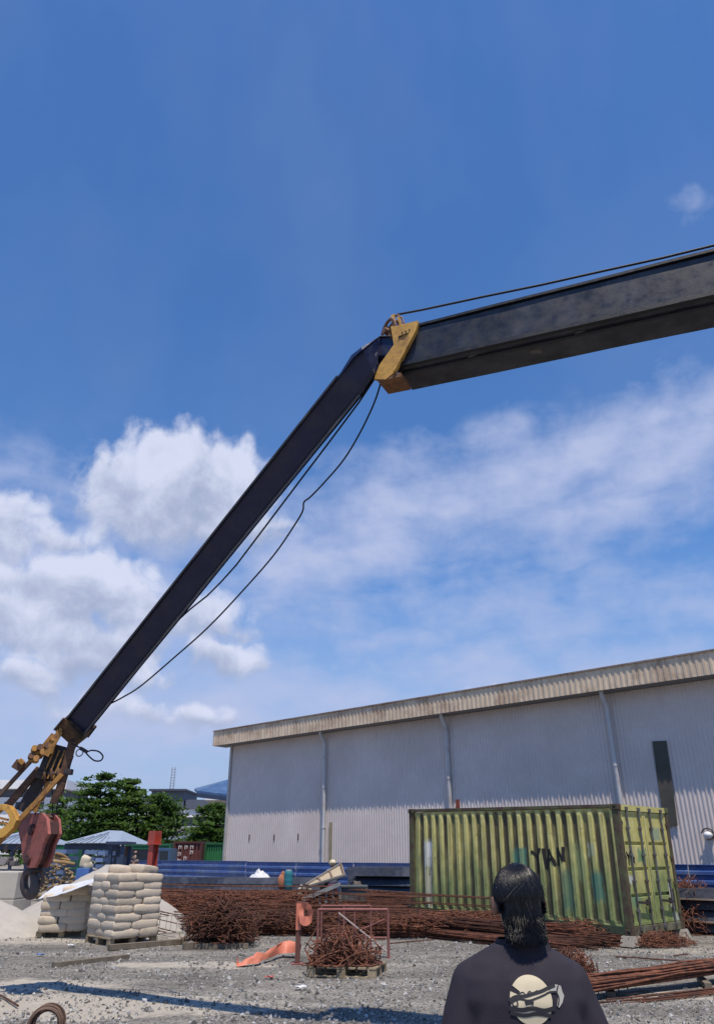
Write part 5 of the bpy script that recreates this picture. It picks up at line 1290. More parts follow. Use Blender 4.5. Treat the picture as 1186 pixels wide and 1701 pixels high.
# yellow end collar: two side plates, a bottom plate and a front rim
cy = CRANE_YELLOW()
plate = [(649, 542), (694, 537), (691, 549), (655, 618), (640, 630), (621, 629), (630, 606), (654, 572)]
q = MB(); q.prism([L_(bpl(*p, -.055)) for p in plate], bn * .05)
col = q.build('end_collar', cy, cr)
q = MB(); q.prism([L_(bpl(*p, -.055)) + bn * (BWID + .06) for p in ((649, 542), (694, 537), (691, 549), (672, 585), (648, 585), (654, 572))], bn * .05); q.build('far_plate', cy, col)
q = MB(); e0, e1 = bpl(691, 548, -.06), bpl(655, 617, -.06); q.beam(L_(e0), L_(e1), .03, .045, up=bn); q.build('edge_bead', cy, col)
q = MB(); c0 = L_(bpl(626, 627, -.05)); c1 = L_(bpl(668, 618, -.05)); dd = (c1 - c0); q.prism([c0, c0 + dd * .95, c0 + dd * .95 - aup * .06, c0 - aup * .06 + dd * .05], bn * (BWID * .55)); q.build('bottom_plate', mat('rusty_collar', (.20, .085, .03), .7, var=.3, second=(.07, .03, .02), second_amt=.4, second_scale=6), col)
q = MB(); c0 = bp(.30, Hs, -.05); q.box(bp(.16, Hs + .03, BWID / 2), (.34, BWID + .1, .05), Matrix((adir, bn, aup)).transposed()); q.build('top_plate', cy, col)
bolt = MB()
for px, py in ((668, 552), (674, 550), (680, 547), (663, 560)):
    bolt.blob(L_(bpl(px, py, -.06)), (.011,) * 3, n=8, m=5)
bolt.build('bolt_row', DARK_IRON(), col)
q = MB(); q.tube([L_(bpl(662, 559, -.06)), L_(bpl(670, 556, -.065)), L_(bpl(678, 553, -.06))], .008, 6); q.build('handle_rod', DARK_IRON(), col)
# sheave wheel over the collar
wc = bpl(645, 551, .16); wax = (bn * .82 + bd * .57).normalized(); rusty = mat('rusty_sheave', (.24, .12, .065), .7, var=.35, scale=9, second=(.09, .045, .03), second_amt=.4, second_scale=8)
q = MB(); q.torus(L_(wc), .175, .022, wax, 32, 8); q.torus(L_(wc + wax * .06), .165, .016, wax, 32, 8)
sh = q.build('head_sheave', rusty, cr, 60)
q = MB(); q.disc(L_(wc), .045, .14, wax, 16)
xx = wax.orthogonal().normalized(); yy = wax.cross(xx)
for k in range(4):
    a = k * math.pi / 2 + .5; d = xx * math.cos(a) + yy * math.sin(a); q.beam(L_(wc + d * .03), L_(wc + d * .165), .035, .02, up=wax)
q.build('spokes', rusty, sh, 40)
q = MB(); q.beam(L_(bpl(655, 553, .10)), L_(bpl(653, 523, .10)), .05, .03, up=bn); q.beam(L_(bpl(668, 545, .10)), L_(bpl(662, 527, .10)), .04, .03, up=bn); q.build('sheave_bracket', cy, cr)
q = MB(); q.tube([L_(bpl(654, 524, .1)), L_(bpl(661, 523, .1)), L_(bpl(668, 528, .1)), L_(bpl(671, 537, .1))], .012, 8); q.build('rope_guard', rusty, cr, 50)
# the hoist rope above the boom
rp = [bpl(655, 526, .16), bpl(660, 522, .16), bpl(700, 514.5, .16), bpl(800, 493, .16), bpl(900, 472.5, .16), bpl(1000, 450, .16), bpl(1100, 428, .16), bpl(1186, 407, .16)]
rp.append(rp[-1] + (rp[-1] - rp[-2]).normalized() * 5)
q = MB(); q.tube([L_(p) for p in rp], .0145, 8); q.build('hoist_rope', ROPE(), cr, 50)
# the buckled front section
TIPY = 11.2
K0 = O_ + adir * .35 + aup * (Hs * .52) + bn * (BWID * .5)
K1 = bpl(640, 588, BWID * .5); K2 = atY(615, 599, 7.42)
T_ = atY(124, 1212, TIPY); JD = (T_ - K2).normalized()
view = ((T_ + K2) / 2 - Vector((0, 0, CAMH))).normalized()
js = JD.cross(view).normalized(); js = js if js.x > 0 else -js      # across, to the right in the picture
jd_ = JD.cross(js).normalized(); jd_ = jd_ if jd_.dot(view) > 0 else -jd_
rot = Matrix.Rotation(R(10), 3, JD); js, jd_ = rot @ js, rot @ jd_
def jring(c, w, d, side=None, dep=None, r=.05):
    sx = side or js; dx = dep or jd_; out = []
    for (a, b) in ((-1, -1), (1, -1), (1, 1), (-1, 1)):
        for (ua, ub) in (((1, .0), (0, 1)) if a * b > 0 else ((0, 1), (1, .0))):
            out.append(c + sx * (a * (w / 2 - r * ua)) + dx * (b * (d / 2 - r * ub)))
    return out
rings = []
sA = adir.copy() * -1
side0 = aup                                                     # inside the boom the section stands upright
rings.append(jring(L_(K0), .36, .40, aup * -1, bn, .03)); rings.append(jring(L_(K1), .36, .40, aup * -1, bn, .03))
mid = (js + aup * -1).normalized(); 
rings.append(jring(L_(K2 + JD * .02 + adir * .015), .40, .33, (js * .75 - aup * .65).normalized(), (jd_ * .8 + bn * .2).normalized(), .05))
rings.append(jring(L_(K2 + JD * .13 - js * .02), .41, .30, (js * .93 - aup * .3).normalized(), jd_, .05))
JL = (T_ - K2).length
for k in range(14):
    s = .34 + (JL - .34) * k / 13; w = .365 - .02 * k / 13
    wob = .006 * noise.noise(Vector((s * .8, 0, 3)))
    rings.append(jring(L_(K2 + JD * s + js * wob), w, .29 - .03 * k / 13, r=.025))
q = MB(); q.loft(rings); jib = q.build('buckled_section', JIB_BLACK(), cr, 30)
q = MB()
for sgn in (-1, 1):
    q2 = MB(); q2.loft([[L_(K2 + JD * s + js * sgn * (.1825 - .01 * (s / JL)) - jd_ * (.128) + js * a * .012 + jd_ * b * .02) for a, b in ((-1, -1), (1, -1), (1, 1), (-1, 1))] for s in (.4, JL * .5, JL - .1)])
    q2.build('lit_edge_strip', mat('pale_steel_edge', (.075, .08, .10), .4, var=.3, second=(.2, .19, .18), second_amt=.25), jib)  # lighter strips paint the sunlit edge of the section into its colour
q = MB(); a0 = L_(bpl(590, 592, -.02)); b0 = L_(bpl(626, 586, -.02)); q.sheet(lambda u, v: a0.lerp(b0, u) + Vector((0, 0, .05 * math.sin(u * 9) * (1 - v) - .16 * v)) + bn * (-.03 * math.sin(u * 6 + v * 4)), 14, 6, bn * .02); q.build('crushed_lip', mat('pale_steel_edge', (.075, .08, .10), .4), jib)
# ropes hanging along it
def jline(px, py, extra=0.0):
    t = max(0, min(1.05, (py - 596) / (1212 - 596))); return atY(px, py, 7.42 + (TIPY - 7.42) * t + extra)
q = MB(); q.tube([L_(bpl(622, 629, .1))] + [L_(jline(px, py, -.12)) for px, py in ((597, 667), (550, 730), (497, 800), (439, 877), (393, 938))] + [L_(jline(368, 966, .1)), L_(jline(344, 990, .3)), L_(jline(316, 1012, .42)), L_(jline(292, 1034, .45))], .0125, 8); q.build('hoist_rope', ROPE(), cr, 50)
q = MB(); sl_ = catmull([bpl(633, 634, .2)] + [jline(*p, -.05) for p in ((622, 668), (600, 715), (572, 762), (540, 800), (516, 825), (505, 834), (503, 848), (492, 868), (455, 922), (400, 985), (345, 1043), (290, 1092), (235, 1139), (205, 1158), (184, 1169))], 5)
q.tube([L_(p) for p in sl_], .0115, 8); q.build('slack_rope', ROPE(), cr, 50)
# ---- the head at the end of the buckled section
ry_ = RUSTY_YELLOW(); rdk = mat('rust_brown_steel', (.11, .055, .035), .8, var=.4, scale=8, second=(.22, .12, .05), second_amt=.3, second_scale=9, bump=.25)
def hp_(px, py, dy=0.0): return L_(atY(px, py, TIPY + dy))
q = MB(); q.loft([jring(L_(T_ - JD * .16), .43, .38, r=.02), jring(L_(T_ + JD * .10), .44, .40, r=.02)]); head = q.build('boom_head', mat('blackened_head', (.05, .032, .022), .75, var=.5, scale=8, second=(.22, .11, .035), second_amt=.36, second_scale=5, bump=.3), cr)
def hpart(name, m, *shapes, sm=None):
    q = MB()
    for f in shapes: f(q)
    return q.build(name, m, head, sm)
B = lambda a, b_, w, h, bev=.006: (lambda q: q.beam(hp_(*a), hp_(*b_), w, h, up=(.3, -1, .2), bev=bev))
T = lambda pts, r: (lambda q: q.tube([hp_(*p) for p in pts], r, 8))
hpart('side_plate', ry_, B((108, 1196, -.16), (84, 1252, -.16), .05, .03), B((100, 1215, -.17), (76, 1256, -.17), .09, .035))
hpart('side_plate', rdk, B((121, 1232, -.10), (97, 1322, -.05), .12, .04), B((104, 1300, -.08), (88, 1335, -.05), .10, .035))
hpart('top_bracket', ry_, B((92, 1222, -.05), (62, 1258, -.05), .11, .10), B((64, 1246, -.1), (52, 1266, -.08), .09, .08))
for i, (x, y) in enumerate(((57, 1245), (66, 1243), (71, 1251), (52, 1257), (60, 1262), (79, 1240), (88, 1228))):
    hpart('pin_boss', rdk if i % 2 else ry_, lambda q, x=x, y=y: q.disc(hp_(x, y, -.14), .045, .12, (.5, -1, .2), 14), sm=40)
hpart('end_block', rdk, lambda q: q.box(hp_(31, 1272, -.05), (.14, .12, .13), Euler((.1, .5, .3)).to_matrix(), .012))
hpart('block_cap', ry_, lambda q: q.box(hp_(36, 1266, -.08), (.09, .1, .06), Euler((.1, .7, .3)).to_matrix(), .01))
hpart('fly_strut', mat('grey_brown_strut', (.17, .12, .09), .75, var=.3, second=(.09, .05, .03), second_amt=.35), B((60, 1255, -.02), (-6, 1327, .05), .055, .06))
hpart('sheave_housing', mat('greasy_black_steel', (.028, .026, .03), .55, var=.4, second=(.09, .05, .03), second_amt=.3, second_scale=6), lambda q: q.beam(hp_(103, 1240, .1), hp_(80, 1298, .1), .36, .22, up=(.3, -1, .2), bev=.02))
for i, (x0, x1) in enumerate(((90, 70), (99, 79), (108, 88), (117, 98))):
    hpart('rope_fall', ry_ if i < 3 else rdk, B((x0, 1247, -.06), (x1, 1294, -.06), .022, .03, 0))
for i, x in enumerate((72, 83, 94)):
    hpart('head_pulley', rdk, lambda q, x=x: q.disc(hp_(x + 4, 1288, .02), .12, .035, (1, .25, .2), 22), lambda q, x=x: q.torus(hp_(x + 4, 1288, .02), .12, .018, (1, .25, .2), 24, 6), sm=40)
hpart('cross_pin', DARK_IRON(), T(((62, 1283, -.05), (90, 1286, -.05), (118, 1284, -.05)), .03), lambda q: q.box(hp_(114, 1283, -.08), (.11, .09, .08), None, .012), sm=40)
hpart('lower_arm', rdk, B((66, 1277, .12), (12, 1340, .12), .10, .07))
hpart('lower_arm', mat('dark_arm', (.045, .035, .035), .7, var=.4), B((70, 1292, .2), (36, 1348, .2), .16, .10))
hpart('lower_arm', ry_, B((103, 1287, -.10), (56, 1338, -.12), .065, .06), B((57, 1337, -.12), (24, 1371, -.12), .07, .065), B((25, 1370, -.12), (-14, 1408, -.12), .11, .08))
hpart('inner_arm', ry_, B((80, 1298, 0), (58, 1350, 0), .05, .05))
hpart('small_bracket', ry_, B((84, 1300, -.04), (70, 1332, -.04), .035, .03), B((92, 1296, -.03), (104, 1278, -.03), .05, .04))
# yellow slotted ring guard
ro = [(2, 1336), (14, 1339), (22, 1350), (27, 1363), (22, 1375), (12, 1385), (4, 1392), (-14, 1394), (-22, 1370), (-16, 1345)]
ri = [(-2, 1346), (7, 1347), (13, 1353), (16, 1362), (13, 1369), (7, 1374), (1, 1378), (-8, 1378), (-12, 1366), (-9, 1352)]
q = MB(); n = len(ro); f0 = [hp_(x, y, -.22) for x, y in ro]; f1 = [hp_(x, y, -.22) for x, y in ri]; dpt = Vector((.03, .10, 0))
vs = f0 + f1 + [p + dpt for p in f0] + [p + dpt for p in f1]; fs = []
for i in range(n):
    j = (i + 1) % n; fs += [(i, j, n + j, n + i), (2 * n + i, 3 * n + i, 3 * n + j, 2 * n + j), (i, 2 * n + i, 2 * n + j, j), (n + i, n + j, 3 * n + j, 3 * n + i)]
q.add(vs, fs); gr = q.build('ring_guard', cy, head)
q = MB(); q.beam(hp_(-10, 1357, -.18), hp_(14, 1363, -.18), .03, .03); q.beam(hp_(-10, 1366, -.18), hp_(13, 1369, -.18), .025, .03); q.build('guard_bar', ry_, gr)
# wire loop with its clamp
q = MB(); lp = catmull([atY(119, 1236, TIPY - .2), atY(130, 1241, TIPY - .22), atY(143, 1249, TIPY - .22), atY(152, 1247, TIPY - .22), atY(164, 1249, TIPY - .22), atY(171, 1257, TIPY - .22), atY(167, 1264, TIPY - .22), atY(157, 1264, TIPY - .22), atY(148, 1257, TIPY - .22), atY(142, 1250, TIPY - .22)], 5)
q.tube([L_(p) for p in lp], .011, 8); wl_ = q.build('wire_loop', ROPE(), cr, 50)
q = MB(); q.beam(hp_(133, 1243, -.22), hp_(145, 1250, -.22), .05, .05, bev=.01); q.build('rope_clamp', DARK_IRON(), wl_)
q = MB(); q.torus(hp_(132, 1251, -.2), .05, .008, (0, 1, 0), 18, 6); q.build('shackle_ring', DARK_IRON(), wl_, 50)
for (a, b_) in (((86, 1296, .0), (88, 1354, .05)), ((97, 1322, .02), (94, 1356, .08)), ((74, 1296, -.04), (58, 1354, .0)), ((122, 1256, -.1), (112, 1285, -.1))):
    q = MB(); q.tube([hp_(*a), hp_(*b_)], .008, 8); q.build('hook_rope', ROPE(), cr, 50)

# ---- hook block
HBY = TIPY; hb0 = atY(56, 1398, HBY); HBN = Vector((.66, .75, 0)).normalized()      # axis of the block, front to back
hbk = thing('hook_block', 'worn red crane hook block hanging from the broken boom head', 'hook block', (hb0.x, hb0.y, hb0.z))
def hq(px, py, off=0.0): return at_plane(px, py, hb0, HBN) - hb0 + HBN * off
cheek = [(42, 1352), (71, 1351), (80, 1361), (82, 1386), (73, 1404), (67, 1427), (59, 1442), (48, 1443), (40, 1429), (37, 1402), (33, 1383), (35, 1362)]
hr = HOOK_RED()
def rim(poly, off, th): q = MB(); q.prism([hq(x, y, off) for x, y in poly], HBN * th); return q
rim(cheek, -.02, .045).build('cheek_plate', hr, hbk)
rim(cheek, .155, .035).build('cheek_plate', hr, hbk)
mid_ = [(56 + (x - 56) * .86, 1395 + (y - 1395) * .86) for x, y in cheek]
rim(mid_, .045, .075).build('centre_plate', mat('dark_red_steel', (.09, .03, .028), .8, var=.4, second=(.04, .02, .018), second_amt=.4), hbk)
for off in (.03, .125):
    q = MB(); c = hq(57, 1378, off); q.disc(c, .155, .03, HBN, 28); q.torus(c, .155, .018, HBN, 28, 6); q.build('sheave', rdk, hbk, 40)
q = MB(); q.prism([hq(44, 1353, -.01), hq(72, 1352, -.01), hq(72, 1358, -.01), hq(44, 1358, -.01)], HBN * .19); q.build('top_plate', rdk, hbk)
q = MB(); q.prism([hq(77, 1366, .03), hq(81, 1366, .03), hq(80, 1386, .03), hq(76, 1388, .03)], HBN * .12); q.build('edge_guard', mat('dark_red_steel', (.09, .03, .028), .8), hbk)
for (x, y, r_) in ((55.5, 1379, .078), (50, 1429, .068)):
    q = MB(); q.disc(hq(x, y, -.03), r_, .04, HBN, 24, r_ * .72); q.disc(hq(x, y, -.03), r_ * .62, .05, HBN, 20); q.build('axle_boss', mat('boss_red', (.085, .025, .028), .6, var=.35, second=(.06, .025, .02), second_amt=.4), hbk, 40)
# the hook: a forged double eye under the block
ho = [(50 + 15.5 * math.cos(a), 1469 + 27 * math.sin(a)) for a in [2 * math.pi * i / 28 for i in range(28)]]
hi_ = [(48.5 + 4.4 * math.cos(a), 1466 + 12.5 * math.sin(a)) for a in [2 * math.pi * i / 28 for i in range(28)]]
n = 28; HN2 = Vector((.15, .98, 0)).normalized(); hc = atY(50, 1469, HBY + .1)
def hq2(px, py, off): return at_plane(px, py, hc, HN2) - hb0 + HN2 * off
rings = []
for off, k in ((-.05, .80), (-.03, .98), (.03, .98), (.05, .80)):
    rings.append(([hq2(50 + (x - 50) * (.5 + .5 * k), 1469 + (y - 1469) * (.6 + .4 * k), off) for x, y in ho], [hq2(x + (x - 48.5) * (1 - k) * .9, y + (y - 1466) * (1 - k) * .6, off) for x, y in hi_]))
vs = []; fs = []
for o_, i_ in rings: vs += o_ + i_
for r_ in range(3):
    for i in range(n):
        j = (i + 1) % n; a = r_ * 2 * n; b_ = a + 2 * n
        fs.append((a + i, a + j, b_ + j, b_ + i)); fs.append((a + n + i, b_ + n + i, b_ + n + j, a + n + j))
for r_ in (0, 3):
    for i in range(n):
        j = (i + 1) % n; a = r_ * 2 * n; fs.append((a + i, a + n + i, a + n + j, a + j))
q = MB(); q.add(vs, fs); q.build('hook', mat('forged_hook', (.075, .06, .06), .6, var=.35, scale=8, second=(.13, .075, .05), second_amt=.35, second_scale=5), hbk, 60)
q = MB(); q.tube([hq(50, 1440, .08), hq(50, 1450, .08)], .07, 14); q.build('hook_shank', DARK_IRON(), hbk, 40)
q = MB(); q.tube(catmull([hq2(60, 1444, .02), hq2(67, 1448, .03), hq2(69, 1460, .03), hq2(66, 1474, .02)], 5), .028, 10); q.build('hook_latch', mat('latch_brown', (.13, .08, .06), .75, var=.3), hbk, 50)

# ------------------------------------------------------------------ the person in front
PP = atY(861, 1500, 2.72); PB = Vector((PP.x, PP.y, 0))
skin = mat('skin', (.28, .14, .09), .5, var=.06, bump=0)
pers = thing('person', 'person with long black hair in dark shirt with cream print, seen from behind', 'person', PB)
b = MB()
for s in (-1, 1):
    b.limb((s * .09, 0, .90), (s * .10, .0, .48), .085, .056); b.limb((s * .10, 0, .48), (s * .10, -.015, .09), .056, .038); b.limb((s * .10, -.035, .05), (s * .118, .14, .036), .044, .034)
    b.limb((s * .155, 0, 1.36), (s * .232, -.028, 1.10), .046, .040); b.limb((s * .232, -.028, 1.10), (s * .275, .06, .87), .040, .028)
    b.blob((s * .276, .085, .805), (.016, .044, .055))
    for i, ln in enumerate((.062, .074, .078, .066)):
        y0 = .125 - i * .026; a = Vector((s * .277, y0, .765)); m1 = a + Vector((-s * .006, .004, -ln * .55)); e = m1 + Vector((-s * .022, .004, -ln * .42))
        b.limb(a, m1, .0088, .0082, 8); b.limb(m1, e, .0082, .007, 8)
    a = Vector((s * .268, .125, .825)); m1 = a + Vector((-s * .02, .03, -.03)); b.limb(a, m1, .012, .010, 8); b.limb(m1, m1 + Vector((-s * .012, .008, -.032)), .010, .008, 8)
    b.blob((s * .080, .000, 1.585), (.014, .020, .031)); b.blob((s * .031, .088, 1.607), (.014, .010, .008))
b.blob((0, 0, .93), (.16, .11, .13)); b.blob((0, 0, 1.08), (.145, .10, .16)); b.blob((0, 0, 1.27), (.17, .115, .18)); b.limb((-.13, 0, 1.37), (.13, 0, 1.37), .055, .055)
b.limb((0, -.005, 1.38), (0, .012, 1.53), .056, .050); b.blob((0, .008, 1.608), (.076, .095, .108), n=18, m=12); b.blob((0, .045, 1.545), (.054, .058, .052)); b.limb((0, .098, 1.605), (0, .112, 1.575), .009, .013, 8)
b.blob((0, .098, 1.540), (.022, .010, .007))
link('body', fuse(b, .0062, skin, 4), pers)
shirt_m = mat('dark_shirt', (.030, .026, .036), .85, var=.12, scale=6, bump=.25, bump_scale=350, spec=.25, sheen=.0)
b = MB(); ell = [(.78, .212, .145), (.95, .20, .142), (1.12, .192, .142), (1.24, .198, .142), (1.33, .212, .136), (1.385, .205, .118), (1.425, .17, .096), (1.45, .115, .082), (1.475, .078, .072)]
b.loft([[Vector((rx * math.copysign(abs(math.cos(t)) ** .85, math.cos(t)), ry * math.copysign(abs(math.sin(t)) ** .85, math.sin(t)) - .006, z)) for t in [2 * math.pi * k / 40 for k in range(40)]] for z, rx, ry in ell])
for s in (-1, 1):
    b.limb((s * .156, -.004, 1.362), (s * .208, -.022, 1.18), .072, .076, 16); b.limb((s * .208, -.022, 1.18), (s * .224, -.027, 1.10), .080, .083, 16); b.limb((s * .05, -.006, 1.425), (s * .156, -.004, 1.366), .058, .068, 16)
def folds(v):
    k = noise.noise(Vector((v.x * 5 + v.z * 3, v.y * 3, v.z * 4))) * .009 + noise.noise(Vector((v.x * 13 - v.z * 9, v.y * 5, v.z * 6))) * .006
    # pull lines running from the armpits to the shoulder blades
    k += .008 * math.sin((abs(v.x) * 1.2 + v.z * .8) * 55) * max(0, 1 - abs(abs(v.x) - .17) / .06) * max(0, min(1, (1.36 - v.z) / .1))
    d = Vector((v.x, v.y, 0)); d = d.normalized() if d.length > 1e-5 else Vector((0, 0, 1))
    return v + d * k + Vector((-.016, 0, 0))
sme = fuse(b, .008, shirt_m, 4, .5, folds); shirt = link('shirt', sme, pers)
bvh = BVHTree.FromPolygons([v.co.copy() for v in sme.vertices], [tuple(p.vertices) for p in sme.polygons])
def back(x, z, off):
    h = bvh.ray_cast(Vector((x, -1, z)), Vector((0, 1, 0)))
    return (h[0] if h[0] is not None else Vector((x, -.14, z))) + Vector((0, -off, 0))
def pxl(px, py): p = at_plane(px, py, PB + Vector((0, -.145, 0)), Vector((0, 1, 0))) - PB; return p.x, p.z
# cream round print: disc with a notch, dark line drawing over it
cx, cz = pxl(883, 1663); ex, _ = pxl(918, 1663); rr = ex - cx
cream = mat('cream_print', (.60, .52, .36), .85, var=.08, scale=20, bump=0)
q = MB(); NA, NR = 72, 10
def dpt_(a, r): return back(cx + rr * r * math.cos(a), cz + rr * r * math.sin(a), .0022)
for i in range(NA):
    a0, a1 = 2 * math.pi * i / NA, 2 * math.pi * (i + 1) / NA
    for j in range(NR):
        r0, r1 = j / NR, (j + 1) / NR; dg_ = math.degrees((a0 + a1) / 2)
        if 146 < dg_ < 158 and r1 > .62: continue
        q.add([dpt_(a0, r0), dpt_(a1, r0), dpt_(a1, r1), dpt_(a0, r1)], [(0, 1, 2, 3)])
bm_ = q.mesh('round_print', cream, 180); link('round_print', bm_, shirt)
lobe = [(914, 1640), (926, 1638), (935, 1641), (937, 1650), (940, 1657), (936, 1668), (930, 1676), (926, 1672), (929, 1660), (926, 1650), (915, 1650)]
q = MB(); lc = pxl(930, 1652)
ll = [pxl(*p) for p in lobe]
for i in range(len(ll)):
    j = (i + 1) % len(ll); q.add([back(*lc, .0026), back(*ll[i], .0026), back(*ll[j], .0026)], [(0, 1, 2)])
link('print_lobe', q.mesh('print_lobe', mat('grey_print', (.40, .38, .34), .85, bump=0)), shirt)
ink2 = mat('print_ink', (.022, .02, .026), .8, var=.1, bump=0)
def ink_line(pts, w):
    q = MB(); P2 = catmull([Vector((*pxl(*p), 0)) for p in pts], 6)
    for u, v in zip(P2, P2[1:]):
        d = (v - u); n_ = Vector((-d.y, d.x, 0)).normalized() * w / 2
        q.add([back(u.x - n_.x, u.y - n_.y, .0034), back(u.x + n_.x, u.y + n_.y, .0034), back(v.x + n_.x, v.y + n_.y, .0034), back(v.x - n_.x, v.y - n_.y, .0034)], [(0, 1, 2, 3)])
    link('print_line', q.mesh('print_line', ink2), shirt)
ink_line([(846, 1664), (858, 1657), (872, 1656), (886, 1652), (900, 1648), (912, 1643), (924, 1639)], .009)
ink_line([(848, 1668), (862, 1661), (878, 1663), (892, 1659), (905, 1654), (914, 1650), (928, 1650)], .005)
ink_line([(862, 1652), (870, 1650), (874, 1655), (880, 1648), (886, 1653), (892, 1647), (898, 1651), (904, 1644)], .003)
ink_line([(850, 1661), (853, 1672), (860, 1671), (858, 1660)], .004)
ink_line([(872, 1668), (880, 1666), (886, 1668)], .010)
ink_line([(846, 1676), (866, 1679), (884, 1676), (904, 1680), (922, 1676)], .012)
ink_line([(848, 1684), (870, 1688), (892, 1685), (916, 1689)], .010)
ink_line([(930, 1640), (927, 1650), (930, 1660), (928, 1672)], .004)
# collar folded over, its left tip standing out
def colfn(u, v):
    t = math.pi * (1.5 + (u - .5) * 1.72); flare = 1 + .22 * v + (.55 * max(0, (abs(u - .5) - .30) / .2) * v)
    z = 1.486 - .046 * v - .012 * math.cos(t) ** 2 * v + (.012 if u < .2 else 0) * v
    return Vector((.082 * flare * math.cos(t), .070 * flare * math.sin(t) - .010, z))
q = MB(); q.sheet(colfn, 40, 6, (0, 0, .004)); q.build('collar', shirt_m, shirt, 60)
b = MB()
for s in (-1, 1):
    b.limb((s * .092, 0, .92), (s * .102, .0, .48), .105, .078, 16); b.limb((s * .102, 0, .48), (s * .102, -.012, .10), .078, .066, 16)
b.blob((0, 0, .93), (.185, .13, .12)); link('trousers', fuse(b, .012, mat('dark_trousers', (.03, .035, .05), .9, var=.15), 6), pers)
for s in (-1, 1):
    b = MB(); b.limb((s * .10, -.045, .05), (s * .12, .16, .042), .054, .042); b.box((s * .11, .06, .014), (.09, .28, .024), None, .01)
    o_ = link('shoe', fuse(b, .008, mat('black_shoe', (.02, .02, .02), .5), 4), pers)
# hair: a shaped cap with many strands lying over it
def hair_mat():
    m = bpy.data.materials.new('black_hair'); m.use_nodes = True; t = NT(m.node_tree); p = t.n['Principled BSDF']
    gi = t.new('ShaderNodeNewGeometry').outputs['Random Per Island']
    t.put(p.inputs['Base Color'], t.mix(gi, (.004, .004, .006), (.010, .0095, .012))); t.put(p.inputs['Roughness'], t.mr(gi, 0, 1, .26, .40)); p.inputs['Specular IOR Level'].default_value = .45
    return m
HM = hair_mat()
b = MB(); b.blob((0, -.004, 1.618), (.078, .099, .090), n=20, m=14); b.blob((0, -.045, 1.57), (.070, .058, .085), n=18, m=12); b.limb((0, -.056, 1.55), (0, -.060, 1.505), .050, .042, 14)
for s in (-1, 1): b.limb((s * .030, -.046, 1.55), (s * .030, -.050, 1.505), .040, .030, 12)
hair = link('hair', fuse(b, .007, HM, 5), pers)
q = MB(); rs = random.Random(9); crown = Vector((-.012, -.030, 1.712))
def cap(a, th, k):     # a azimuth, th polar angle from the top
    return Vector((.080 * k * math.sin(th) * math.cos(a), .102 * k * math.sin(th) * math.sin(a) - .006, 1.616 + .094 * k * math.cos(th)))
for i in range(6500):
    a = rs.random() * 2 * math.pi; k0 = rs.uniform(1.0, 1.045); front = max(0, math.sin(a)); swirl = rs.gauss(.38, .10); a0 = a - swirl
    thmax = 1.75 if front < .45 else 1.12; th0 = rs.uniform(.02, .9) * (1 if rs.random() < .6 else .25); pts = []
    for j in range(8):
        u = j / 7; th = th0 + (thmax - th0) * u; aa = a0 + swirl * min(1, u * 1.3); pts.append(cap(aa, th, k0 + .010 * math.sin(u * 3 + a * 3)))
    if front < .45:
        end = rs.uniform(1.478, 1.505) if rs.random() < .75 else rs.uniform(1.50, 1.55); e = pts[-1]; sd_ = 1 if math.sin(a) < -.2 else .5
        if abs(math.cos(a)) > .80 and math.sin(a) > -.45: end = rs.uniform(1.565, 1.60)
        ph = rs.random() * 6; tx = e.x * .80 + rs.gauss(0, .004); ty = -.040 + e.y * .66 + rs.gauss(0, .003)
        for j in range(1, 7):
            u = j / 6; z = e.z + (end - e.z) * u; w = .0025 * math.sin(u * 6 + a * 4) * u; fl = .12 * max(0, u - .75)
            pts.append(Vector((e.x + (tx - e.x) * u ** .8 + w + math.copysign(fl, e.x) * abs(e.x) * 3, e.y + (ty - e.y) * u ** .9 + w - fl * .35, z)))
    n_ = len(pts); q.tube(pts, [(.0008) * (1 - .6 * max(0, t / (n_ - 1) - .6)) for t in range(n_)], 3, cap=False)
for i in range(160):
    a = math.pi + rs.random() * math.pi; th = rs.uniform(.2, 1.7); p0 = cap(a, th, 1.04); d = (p0 - Vector((0, 0, 1.58))).normalized()
    dn = Vector((rs.gauss(0, .4), rs.gauss(0, .4), -1)); L = rs.uniform(.03, .07); q.tube([p0, p0 + dn * L * .5 + d * L * .18, p0 + dn * L + d * L * rs.uniform(.1, .4)], [.0006, .0005, .0003], 3, cap=False)
q.build('strands', HM, hair, 180)

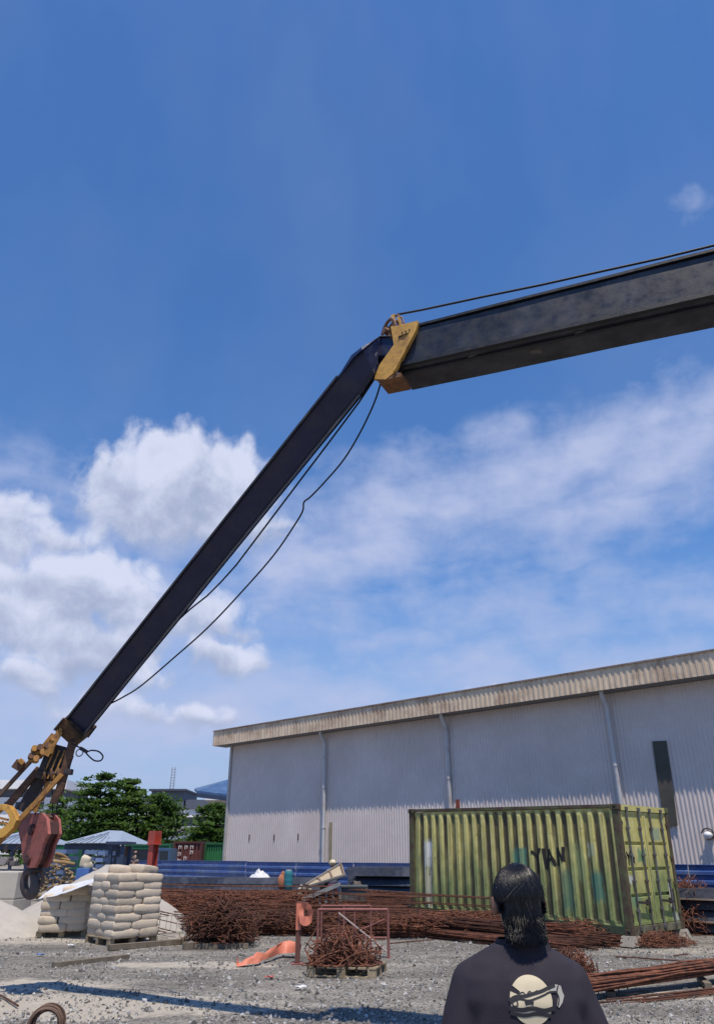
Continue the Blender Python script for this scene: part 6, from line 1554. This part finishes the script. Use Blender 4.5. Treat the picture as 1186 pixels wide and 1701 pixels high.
# ------------------------------------------------------------------ the worker far behind the plywood
wt_ = atY(553, 1429, 24.6); H = wt_.z; wk = thing('person', 'distant worker in a pale hard hat and grey shirt standing behind the plywood panel', 'person', (wt_.x, 24.6, 0), (0, 0, R(35)))
kk = H / 1.70
def V(*a): return Vector(a) * kk
b = MB()
for s in (-1, 1):
    b.limb(V(s * .09, 0, .88), V(s * .11, .02, .47), .08, .055); b.limb(V(s * .11, .02, .47), V(s * .11, -.02, .08), .055, .04); b.limb(V(s * .11, -.03, .05), V(s * .12, .13, .04), .042, .034)
    b.limb(V(s * .17, 0, 1.36), V(s * .23, .05, 1.10), .05, .04); b.limb(V(s * .23, .05, 1.10), V(s * .16, .26, 1.0), .04, .03); b.blob(V(s * .15, .31, .99), (.03, .05, .02))
    for i in range(4): b.limb(V(s * .15 + (i - 1.5) * .018, .34, .99), V(s * .15 + (i - 1.5) * .02, .39, .965), .009, .008, 6)
    b.limb(V(s * .12, .30, .99), V(s * .10, .34, .98), .010, .009, 6)
b.blob(V(0, 0, .92), (.15, .1, .13)); b.blob(V(0, 0, 1.1), (.14, .1, .17)); b.blob(V(0, 0, 1.26), (.165, .11, .17)); b.limb(V(0, 0, 1.38), V(0, .02, 1.48), .05, .045); b.blob(V(0, .02, 1.56), (.075, .09, .11)); b.limb(V(0, .11, 1.57), V(0, .12, 1.54), .010, .014, 6)
link('body', fuse(b, .014, skin, 3), wk)
b = MB(); b.blob(V(0, 0, 1.12), (.165, .12, .24)); b.blob(V(0, 0, 1.27), (.185, .125, .17)); b.limb(V(-.14, 0, 1.36), V(.14, 0, 1.36), .07, .07)
for s in (-1, 1): b.limb(V(s * .17, 0, 1.36), V(s * .225, .04, 1.14), .065, .06)
link('shirt', fuse(b, .016, mat('grey_blue_shirt', (.20, .22, .28), .9, var=.15), 4), wk)
b = MB(); b.blob(V(0, 0, .93), (.17, .12, .12))
for s in (-1, 1): b.limb(V(s * .09, 0, .88), V(s * .11, .02, .47), .095, .07); b.limb(V(s * .11, .02, .47), V(s * .11, -.02, .1), .07, .06)
link('trousers', fuse(b, .016, mat('plum_trousers', (.15, .05, .09), .9, var=.2), 4), wk)
q = MB(); q.blob(V(0, .01, 1.61), (.105, .125, .095), n=18, m=10); q.disc(V(0, .02, 1.60), .135, .012, (0, .12, 1), 22); q.build('hard_hat', mat('pale_hat', (.62, .54, .36), .45, var=.06), wk, 50)
